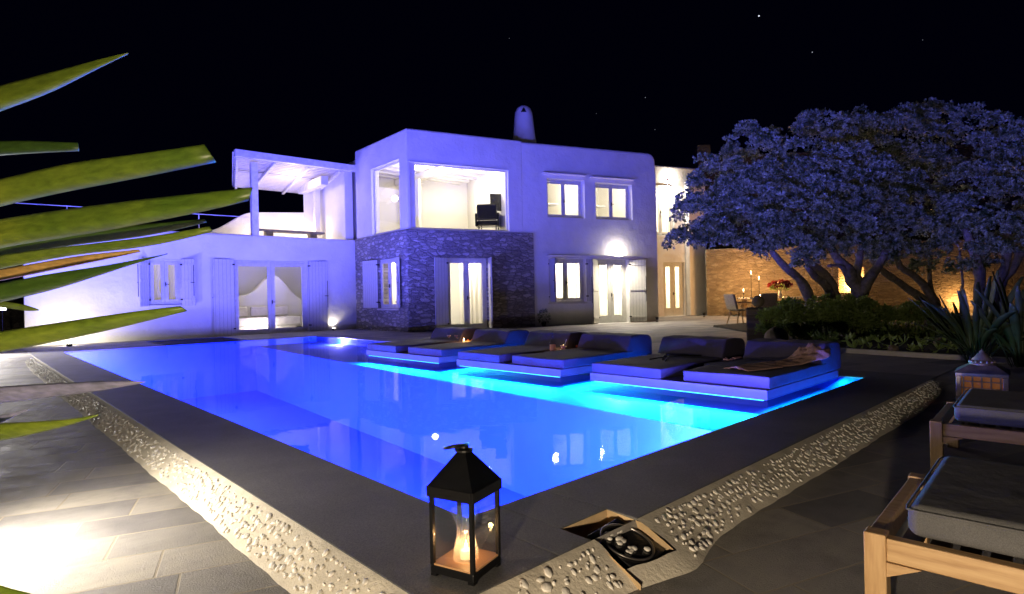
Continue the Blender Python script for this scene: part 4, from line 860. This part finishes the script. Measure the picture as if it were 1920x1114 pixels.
def limbs(parent,paths,name='trunk'):
    b=MB()
    for pts,r0,r1 in paths:
        P_=[at(*p) for p in pts]; Q=[]
        for i in range(len(P_)-1):
            for t_ in (0,.33,.66): 
                p0=P_[max(i-1,0)];p1=P_[i];p2=P_[i+1];p3=P_[min(i+2,len(P_)-1)]
                Q.append(.5*((2*p1)+(p2-p0)*t_+(2*p0-5*p1+4*p2-p3)*t_*t_+(3*p1-p0-3*p2+p3)*t_**3))
        Q.append(P_[-1]); n=len(Q)
        rr=random.Random(int(pts[0][0])); Q=[q+Vector((rr.uniform(-1,1),rr.uniform(-1,1),0))*.012 for q in Q]
        b.tube(Q,[(r0+(r1-r0)*i/(n-1))*rr.uniform(.9,1.12) for i in range(n)],9)
    return b.build(name,BARK,parent,smooth=True)
trees=[
 ('wide blue-lit tree with pale rosette leaves, its crown touching the villa corner',
  [(1540,470,40,13.7),(1600,475,36,13.7),(1650,478,32,13.9),(1500,470,38,13.5),(1440,475,34,13.9),(1375,430,58,14.3),(1440,370,70,14.7),(1620,400,70,13.9),(1545,380,70,14),(1330,450,50,14.1),(1325,400,62,14.6),(1285,455,42,14.2),(1345,340,55,15.2),(1410,295,65,15.6),(1400,395,75,14.3),(1370,465,40,14.2),(1450,455,60,13.9),(1485,335,85,14.6),(1535,262,62,15.3),(1500,425,75,13.7),(1590,345,80,14.2),(1575,425,60,13.5),(1515,492,36,13.2),(1600,250,50,15.5)],
  [([(1518,640,14.2),(1518,562,14.2),(1497,522,14.2),(1472,500,14.1),(1445,470,14.1)],.14,.07),([(1568,640,14.4),(1564,552,14.4),(1543,512,14.3),(1515,490,14.2),(1500,440,14.2)],.15,.07),([(1562,600,14.3),(1556,548,14.3),(1528,518,14.1),(1512,500,14)],.11,.06),
   ([(1612,650,13.9),(1610,550,13.9),(1598,527,13.9),(1588,503,13.8),(1570,485,13.8),(1550,450,13.8)],.19,.08),([(1612,560,13.9),(1624,530,13.8),(1645,502,13.8),(1662,470,13.8)],.15,.08),([(1610,545,13.9),(1606,515,13.9),(1612,480,13.9),(1620,440,14)],.12,.06),([(1600,530,13.9),(1580,500,13.7),(1552,499,13.6)],.05,.03)]),
 ('middle tree of the three, leaning trunks with dark crown between its neighbours',
  [(1720,380,62,14.1),(1775,430,50,14),(1700,310,60,15),(1660,490,30,14),(1700,480,34,14.2),(1670,470,30,14),(1730,505,22,14.3),(1680,262,72,15.5),(1665,370,62,14.2),(1705,430,55,13.9),(1655,445,50,13.7),(1750,330,62,15.2),(1740,225,40,15.8),(1745,480,36,14.2)],
  [([(1760,640,14.6),(1742,575,14.6),(1700,540,14.5),(1655,508,14.4),(1630,480,14.4)],.13,.06),([(1762,620,14.5),(1752,565,14.5),(1718,520,14.4),(1688,500,14.3),(1670,460,14.3)],.12,.06),([(1750,560,14.5),(1742,520,14.4),(1745,480,14.3)],.06,.04)]),
 ('right tree cut off by the picture edge, green-topped crown above the spiky plant',
  [(1860,480,40,12.6),(1820,400,55,13.2),(1900,330,60,13.5),(1850,500,28,12.8),(1815,250,58,14.6),(1880,285,62,14),(1830,345,55,14),(1905,370,62,13),(1860,430,50,12.8),(1800,452,40,13.4),(1950,300,80,14),(1960,430,70,13),(1900,470,36,12.6),(1785,395,35,14.4),(1800,505,26,12.8)],
  [([(1840,660,12.8),(1838,560,12.8),(1836,510,12.7),(1826,475,12.8),(1812,430,13)],.13,.07),([(1862,640,12.9),(1864,545,12.8),(1884,500,12.7),(1890,450,12.8),(1885,400,13)],.11,.06),([(1872,640,12.9),(1874,540,12.9),(1905,492,12.8),(1928,440,12.8)],.13,.07),([(1800,640,13),(1802,560,13),(1805,520,13),(1800,470,13.2)],.04,.02)])]
for k,(lb,lobes,paths) in enumerate(trees):
    t=thing('broadleaf_tree',lb,'tree',(0,0,0),0,'trees in the garden bed'); g=np.random.default_rng(20+k)
    P_,Nn=crown_points(pxl(lobes),24,.27,1050,g); leaf_mesh('crown',P_,Nn,np.full(len(P_),.066)*g.uniform(.75,1.25,len(P_)),9,LEAF,t,.6,30+k,.42)
    limbs(t,paths)
# hedge under the trees
hg=[('rounded clipped bush of yellow-green leaves next to the stone pillar',[(1462,605,34,11.6),(1485,585,26,11.8),(1450,628,16,11.5),(1505,610,32,11.8)]),
    ('dark rounded bush in the middle under the trees',[(1545,590,34,12),(1580,585,30,12.2),(1560,615,34,12)]),
    ('low green bush right of the main trunk',[(1625,590,28,12.4),(1660,600,26,12.6),(1605,615,34,12)]),
    ('small leafy bush below the wall candles on the right',[(1700,590,22,13),(1735,598,20,12.8),(1770,600,22,12.4)])]
for k,(lb,lobes) in enumerate(hg):
    t=thing('garden_bush',lb,'bush',(0,0,0),0,'bushes under the trees'); g=np.random.default_rng(50+k)
    P_,Nn=crown_points(pxl(lobes),22,.42,1500,g,-.9); leaf_mesh('leaves',P_,Nn,np.full(len(P_),.07)*g.uniform(.7,1.3,len(P_)),5,LEAFB,t,.8,60+k,.45)
    b=MB()
    for (c_,r_) in pxl(lobes)[:2]: b.tube([(c_[0],c_[1],-.02),(c_[0]+.05,c_[1],c_[2]*.5+.05),c_],[.05,.04,.02],7)
    b.build('stem',BARK,t)
# garden bed, kerb
b=MB(); pts=[(8.35,-1.2),(8.75,1.35),(9.3,2.6),(9.9,2.9),(11.5,3.5),(14.5,6.4),(20,5.5),(26,-2),(26,-20),(5.5,-20)]
b.prism(pts,-.2,.05); struct(b.build('garden_bed',SOIL,bev=.03))
b=MB()
kp=[(7.0,-8.2),(8.28,-1.2),(8.68,1.38),(9.26,2.66),(9.88,2.98)]
for i in range(len(kp)-1):
    a=Vector((*kp[i],0)); c_=Vector((*kp[i+1],0)); d=(c_-a).normalized(); s_=Vector((d.y,-d.x,0))*.05
    b.prism([tuple((a-s_)[:2]),tuple((a+s_)[:2]),tuple((c_+s_)[:2]),tuple((c_-s_)[:2])],-.02,.07)
struct(b.build('garden_kerb',CONC,bev=.01))
# ground cover in the bed
g=np.random.default_rng(77); n=2600; P_=np.stack([g.uniform(8.6,16,n),g.uniform(-7,4,n),np.full(n,.06)],1); P_=P_[(P_[:,1]<(P_[:,0]-8.7)*1.0+1.0)]
n=len(P_); lump=np.sin(P_[:,0]*1.7)*np.sin(P_[:,1]*1.3+1); P_=P_[lump>-.1]; P_[:,2]+=.12*np.random.default_rng(1).random(len(P_))
o=leaf_mesh('ground_cover',P_,np.tile([0,0,1.],(len(P_),1)),np.full(len(P_),.13),6,LEAFB,None,.8,5,.3); tag(o,'low dark ground cover plants in the garden bed','ground cover',None,'stuff')
for k,(x,y,Y,s,lb) in enumerate(((1455,628,11.2,.24,'tan rock beside the stone pillar at the bush foot'),(1675,690,8.9,.09,'small pale stone in the bed behind the kerb'),(1766,655,9.6,.13,'small squarish stone in the dark bed before the spiky plant'),(1600,632,11.6,.16,'low rock in the dark bed below the bushes'))):
    b=MB(); c_=at(x,y,Y); ball(b,(0,0,0),s,10,(1.2,.9,.75)); rr=random.Random(k); b.v=[tuple(Vector(v)*rr.uniform(.85,1.15)) for v in b.v]
    o=b.build('rock',ROCK,None,sub=1,smooth=True,loc=(c_.x,c_.y,.05+s*.4)); tag(o,lb,'rock',)
# big strap-leaved plant at right
def strap_plant(base,n,label,hmin,hmax,seed):
    t=thing('strap_leaf_plant',label,'plant',base); rr=random.Random(seed)
    for i in range(n):
        a=rr.uniform(0,2*PI); L=rr.uniform(hmin,hmax); lean=rr.uniform(.15,1.0); b=MB(); b.u=[1]; k=12; wd=rr.uniform(.03,.055)
        d=Vector((math.cos(a),math.sin(a),0)); s_=Vector((-d.y,d.x,0)); p=d*rr.uniform(0,.12); ang_=PI/2-lean*.55
        droop=rr.uniform(.2,.9)*lean
        for j in range(k+1):
            u=j/k; w_=wd*(.25+ .0*u) if u<.35 else wd*(.25+.75*math.sin(min(1,(u-.35)/.65)*PI*.98)**.7+.0)
            b.v+=[tuple(p-s_*w_),tuple(p-Vector((0,0,w_*.35))),tuple(p+s_*w_)]
            p=p+(d*math.cos(ang_)+Vector((0,0,1))*math.sin(ang_))*(L/k); ang_-=droop/k*1.6
        for j in range(k):
            for q in(0,1): c_=j*3+q; b.f.append((c_,c_+1,c_+4,c_+3))
        b.build('leaf',STRAP,t,smooth=True,solid=.003)
c_=at(1832,690,7.35); strap_plant((c_.x,c_.y,.04),46,'large bird-of-paradise plant with long strap leaves at the right behind the ornate lantern',.6,1.2,3)
c_=at(1915,700,7.0); strap_plant((c_.x,c_.y,.04),26,'second strap-leaved plant cropped by the right picture edge',.6,1.2,8)
# ================================================================ STONE WALLS BEHIND
def camw(X0,Y0,X1,Y1): a=CAM+rt*X0+fw*Y0; c_=CAM+rt*X1+fw*Y1; return Wl((a.x,a.y),(c_.x,c_.y))
sw=thing('stone_garden_wall','warm candle-lit rubble stone wall behind the dining table and trees','wall'); w=camw(8.5,25.6,21,22.0)
NI=[(5.2,6.1,.9,1.9)]
b=wall_mesh(w,0,w.L,-.02,2.9,.5,NI,'masonry',STONEW,sw,bev=.03)
b=MB(); b.box(5.15,6.15,.35,.52,.85,1.95); inwall(b,'niche_back',STONEW,w,sw)
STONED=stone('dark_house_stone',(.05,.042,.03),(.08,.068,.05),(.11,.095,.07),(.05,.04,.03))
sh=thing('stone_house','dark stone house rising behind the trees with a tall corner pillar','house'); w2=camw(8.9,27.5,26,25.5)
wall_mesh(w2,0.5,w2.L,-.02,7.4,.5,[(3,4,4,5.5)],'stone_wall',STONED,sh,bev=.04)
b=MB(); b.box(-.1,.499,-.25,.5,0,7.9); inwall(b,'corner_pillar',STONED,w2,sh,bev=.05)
nl=thing('niche_candle','candle burning in the niche of the stone garden wall','candle',w.pt(5.75,-.25,.9)); b=MB(); b.lathe([(.05,0),(.05,.12)],12); b.build('wax',WAX,nl); flame(nl,.12,3); point('candle_light',w.pt(5.75,-.12,1.15),220,CANDLE,.05)
wl2=thing('ground_candle','candle burning low by the stone wall behind the leaning trunks','candle',tuple(w.pt(9.3,.5,.05))); b=MB(); b.lathe([(.06,0),(.06,.15)],12); b.build('wax',WAX,wl2); flame(wl2,.15,4); point('candle_light',w.pt(9.3,.35,.45),70,CANDLE,.05)
# pillar with stone ball
pc=at(1417,638,12.14); sp=thing('stone_gatepost','square rubble gatepost topped with a stone ball at the bed corner','pillar',(pc.x+.15,pc.y,0),R(20))
b=MB(); b.box(-.22,.22,-.22,.22,-.02,.68); b.build('shaft',stone('post_stone',(.10,.07,.06),(.16,.12,.1),(.22,.17,.14),(.08,.06,.05)),sp,bev=.03); b=MB(); ball(b,(0,0,.80),.125,18); b.build('ball_finial',ROCK,sp,smooth=True)
# ================================================================ DINING CORNER
tc_=at(1480,560,23.6); dt=thing('dining_table','long pale dining table set before the candle-lit stone wall','table',(tc_.x,tc_.y,0),w.rz)
b=MB(); b.box(-1.9,1.9,-.5,.5,.72,.77); b.build('tabletop',WHITEP,dt,bev=.01)
for x in(-1.7,1.7):
    for y in(-.4,.4): b=MB(); b.box(x-.05,x+.05,y-.05,y+.05,0,.72); b.build('leg',TEAK,dt)
def tp(s,y,z=.77): return dt.matrix_world@Vector((s,y,z)) if 0 else Vector((tc_.x,tc_.y,0))+Matrix.Rotation(w.rz,3,'Z')@Vector((s,y,z))
for k,(px,py,hh,lb,pw) in enumerate(((1408,513,.95,'tallest candle holder on the dining table',30),(1423,523,.72,'thick-stemmed tall candle holder next to the tallest one',26),(1394,546,.35,'short candle holder at the left end of the dining table',10))):
    q=at(px,py,23.5); t=thing('candle_holder',lb,'candle holder',(q.x,q.y,.77),0,'candle holders on the dining table'); h_=q.z-.77-.06
    h_=max(.2,h_); b=MB(); b.lathe([(.07,0),(.07,.012),(.012,.03),(.012,h_-.03),(.05,h_-.01),(.05,h_)],12); b.build('stand',DARKM,t,smooth=True); b=MB(); b.lathe([(.03,h_),(.03,h_+.06)],10); b.build('wax',WAX,t); flame(t,h_+.06,3); point('candle_light',(q.x-.0,q.y,.77+h_+.2),pw*3.6,CANDLE,.05)
for k,(s,lb) in enumerate(((-1.1,'low glass candle on the dining table nearest the chair'),(-.3,'low glass candle on the dining table beside the flower vase'))):
    q=tp(s,-.1); t=thing('candle_jar',lb,'candle',tuple(q),0,'tealight candles'); b=MB(); b.lathe([(.05,0),(.05,.1)],12,cap=False); b.build('jar',CGLASS,t); flame(t,.02,3); point('candle_light',(q.x,q.y,q.z+.14),30,CANDLE,.03)
q=at(1463,560,23.2); vs_=thing('flower_vase','white vase of dark red flowers on the dining table','vase',(q.x,q.y,.77)); b=MB(); b.lathe([(.06,0),(.08,.03),(.06,.16),(.05,.22),(.06,.26)],14); b.build('vase_body',CERAM,vs_,smooth=True)
g=np.random.default_rng(5); d=g.normal(0,1,(70,3)); d/=np.linalg.norm(d,axis=1)[:,None]; d[:,2]=abs(d[:,2]); P_=np.array([0,0,.42])+d*np.array([.40,.40,.2]); leaf_mesh('blossoms',P_,d,np.full(70,.11),7,RED,vs_,.8,3,.6)
P_=np.array([0,0,.34])+d*np.array([.28,.28,.1]); leaf_mesh('stems',P_,d,np.full(70,.14),4,LEAFB,vs_,.6,4,.3)
def chair(p,rz,label):
    t=thing('rattan_chair',label,'chair',p,rz,'rattan dining chairs'); b=MB(); b.box(-.26,.26,-.25,.25,.42,.47); b.build('seat',RATT,t,bev=.02)
    b=MB(); b.box(-.26,.26,-.035,.035,0,.5,Matrix.Translation((0,.27,.46))@Matrix.Rotation(R(-14),4,'X')); b.build('backrest',RATT,t,bev=.02)
    for x in(-.27,.27): b=MB(); b.tube([(x,-.25,.45),(x,-.24,.66),(x,.0,.69),(x,.3,.68)],.02,8); b.build('armrest',TEAK,t)
    for x,y in((-.24,-.24),(.24,-.24),(-.24,.24),(.24,.24)): b=MB(); b.tube([(x*.8,y*.8,.42),(x*1.15,y*1.25,0)],[.025,.018],8); b.build('leg',TEAK,t)
q=at(1388,600,18.5); chair((q.x,q.y,0),w.rz+R(120),'rattan armchair with splayed legs left of the gatepost')
q=at(1438,590,19.6); chair((q.x,q.y,0),w.rz+R(185),'rattan armchair half hidden behind the gatepost ball')
# floor spot fixtures against walls
for k,(px,py,Y,lb) in enumerate(((1232,597,21.0,'small black spotlight at the foot of the right block corner'),(1320,590,24.5,'small black spotlight at the foot of the far wing'))):
    q=at(px,py,Y); t=thing('spotlight',lb,'spotlight',(q.x,q.y,0)); b=MB(); b.lathe([(.05,.0),(.05,.02),(.015,.03),(.015,.08)],10); b.build('foot',DARKM,t); b=MB(); b.lathe([(.045,.08),(.06,.18)],12); b.build('head',DARKM,t)
pp_=thing('potted_plant','dark little pot plant at the corner of stone bay and white block','plant',tuple(FC.pt(.15,.25,0))); g=np.random.default_rng(3); d=g.normal(0,1,(60,3)); d/=np.linalg.norm(d,axis=1)[:,None]; P_=np.array([0,0,.32])+d*np.array([.16,.16,.2]); leaf_mesh('leaves',P_,d,np.full(60,.09),4,LEAF,pp_,.7,3); b=MB(); b.lathe([(.06,0),(.09,.16)],12); b.build('pot',BLACKP,pp_)
# dark low wall end at far left
dw=thing('dark_garden_wall','dark rubble wall end at the far left of the terrace','wall'); q=at(10,600,19); w3=camw(-22,20.0,-15.55,18.7)
wall_mesh(w3,0,w3.L,-.02,1.0,.4,[],'masonry',STONE,dw)
# ================================================================ FOREGROUND PLANT
fp=thing('blade_leaf_plant','large plant of broad green blades reaching in from the left edge, close to the camera','plant',(0,0,0))
def blade(up,lo,Y0,Y1,fold=.72,m=BLADE,bulge=.02,name='leaf'):
    """up/lo: edge points in the photo from the stem side to the tip; Y0 distance at the stem side, Y1 at the tip"""
    def interp(P_,n):
        xs_=[p[0] for p in P_]; ys_=[p[1] for p in P_]; X=np.linspace(xs_[0],xs_[-1],n); return X,np.interp(X,xs_,ys_)
    n=26; ux,uy=interp(up,n); lx,ly=interp(lo,n)
    def sm(a):
        a=a.copy()
        for _ in range(3): a[1:-1]=(a[:-2]+2*a[1:-1]+a[2:])/4
        return a
    uy=sm(uy); ly=sm(ly); b=MB(); b.u=[1]; k=8
    for i in range(n):
        t_=i/(n-1); Y=Y0+(Y1-Y0)*t_
        for j in range(k+1):
            v=j/k; x=ux[i]*(1-v)+lx[i]*v; y=uy[i]*(1-v)+ly[i]*v
            wpx=abs(ly[i]-uy[i])*Y/F
            # V section: crease at fold, nearer the camera there
            c_=(v/fold if v<fold else (1-v)/(1-fold)); dY=-wpx*.45*c_**.8
            b.v.append(tuple(at(x,y,Y+dY+ (.5*wpx*(v-.5)))))
    for i in range(n-1):
        for j in range(k): a=i*(k+1)+j; b.f.append((a,a+1,a+k+2,a+k+1))
    return b.build(name,m,fp,smooth=True,solid=.002)
BL=[([(-420,300),(-150,205),(0,160),(130,127),(200,107),(240,99)],[(-420,340),(-150,270),(0,208),(60,187),(112,168),(150,144),(240,101)],1.75,1.35,.7,BLADE),
 ([(-300,285),(0,264),(60,264),(146,268)],[(-300,320),(0,291),(80,286),(148,283)],1.9,1.6,.7,BLADEK),
 ([(-450,440),(-150,362),(0,338),(123,306),(260,289),(383,271)],[(-450,480),(-150,430),(0,386),(123,359),(252,335),(405,304)],1.7,1.15,.7,BLADE),
 ([(-450,500),(-150,436),(0,411),(139,390),(300,370),(473,352)],[(-450,540),(-150,500),(0,464),(203,432),(400,393),(466,376)],1.75,1.1,.66,BLADE),
 ([(-400,540),(0,458),(200,428),(300,417),(384,411)],[(-400,560),(0,488),(110,462),(250,447),(340,430),(387,417)],1.9,1.5,.3,BLADEK),
 ([(-400,560),(0,478),(145,460),(287,444),(350,432),(393,425)],[(-400,590),(0,504),(145,476),(257,466),(350,448),(398,434)],1.8,1.3,.6,BLADE),
 ([(-300,560),(0,506),(150,479),(260,468)],[(-300,580),(0,527),(100,506),(190,488),(263,472)],1.8,1.45,.5,BLADED),
 ([(-400,610),(0,532),(93,513),(203,498),(312,476)],[(-400,650),(0,567),(100,544),(187,516),(257,492),(314,476)],1.75,1.25,.7,BLADEK),
 ([(-200,560),(-40,560),(31,568),(65,576),(72,580)],[(-200,575),(-40,572),(13,577),(62,585),(73,582)],1.8,1.5,.4,BLADE),
 ([(-450,680),(0,622),(117,604),(275,581),(338,574)],[(-450,720),(0,661),(112,639),(210,618),(350,583)],1.65,1.15,.4,BLADE),
 ([(-400,750),(0,725),(124,718),(215,714),(248,715),(272,715)],[(-400,790),(0,756),(103,743),(178,735),(223,726),(273,717)],1.75,1.3,.35,BLADEG),
 ([(-200,800),(0,780),(30,773),(52,767)],[(-200,820),(0,795),(25,781),(53,768)],1.7,1.4,.5,BLADEG),
 ([(-300,810),(0,794),(83,790),(145,786),(184,777)],[(-300,850),(0,827),(83,809),(145,793),(185,779)],1.65,1.25,.5,BLADE),
 ([(-300,1010),(-100,1060),(0,1098),(60,1114)],[(-300,1060),(-100,1110),(0,1135),(60,1130)],1.4,1.1,.5,BLADE)]
for args in BL: blade(*args[:5],m=args[5])
b=MB(); Bp=at(-560,700,1.95)
b.tube([(Bp.x,Bp.y,-.12),(Bp.x,Bp.y,.4),(Bp.x,Bp.y,1.4)],[.09,.07,.04],10); b.build('stem',BARK,fp)
# assumed unseen lamp heads, added to carry the two camera-side lights
gl_=thing('assumed_garden_lamp','assumed low garden lamp, unseen behind the camera side of the terrace','lamp',(-2.7,-2.15,-.12)); b=MB(); b.lathe([(.06,0),(.06,.02),(.02,.03),(.02,.40)],12); b.build('post',DARKM,gl_); b=MB(); b.lathe([(.09,.62),(.09,.64),(.02,.68)],14); b.build('hood',DARKM,gl_)
gl_=thing('assumed_floor_lamp','assumed low terrace lamp just outside the left edge of the picture','lamp',(-1.64,1.56,-.12)); b=MB(); b.lathe([(.05,0),(.05,.02),(.015,.03),(.015,.38)],12); b.build('post',DARKM,gl_); b=MB(); b.lathe([(.08,.51),(.08,.52),(.02,.55)],14); b.build('hood',DARKM,gl_)
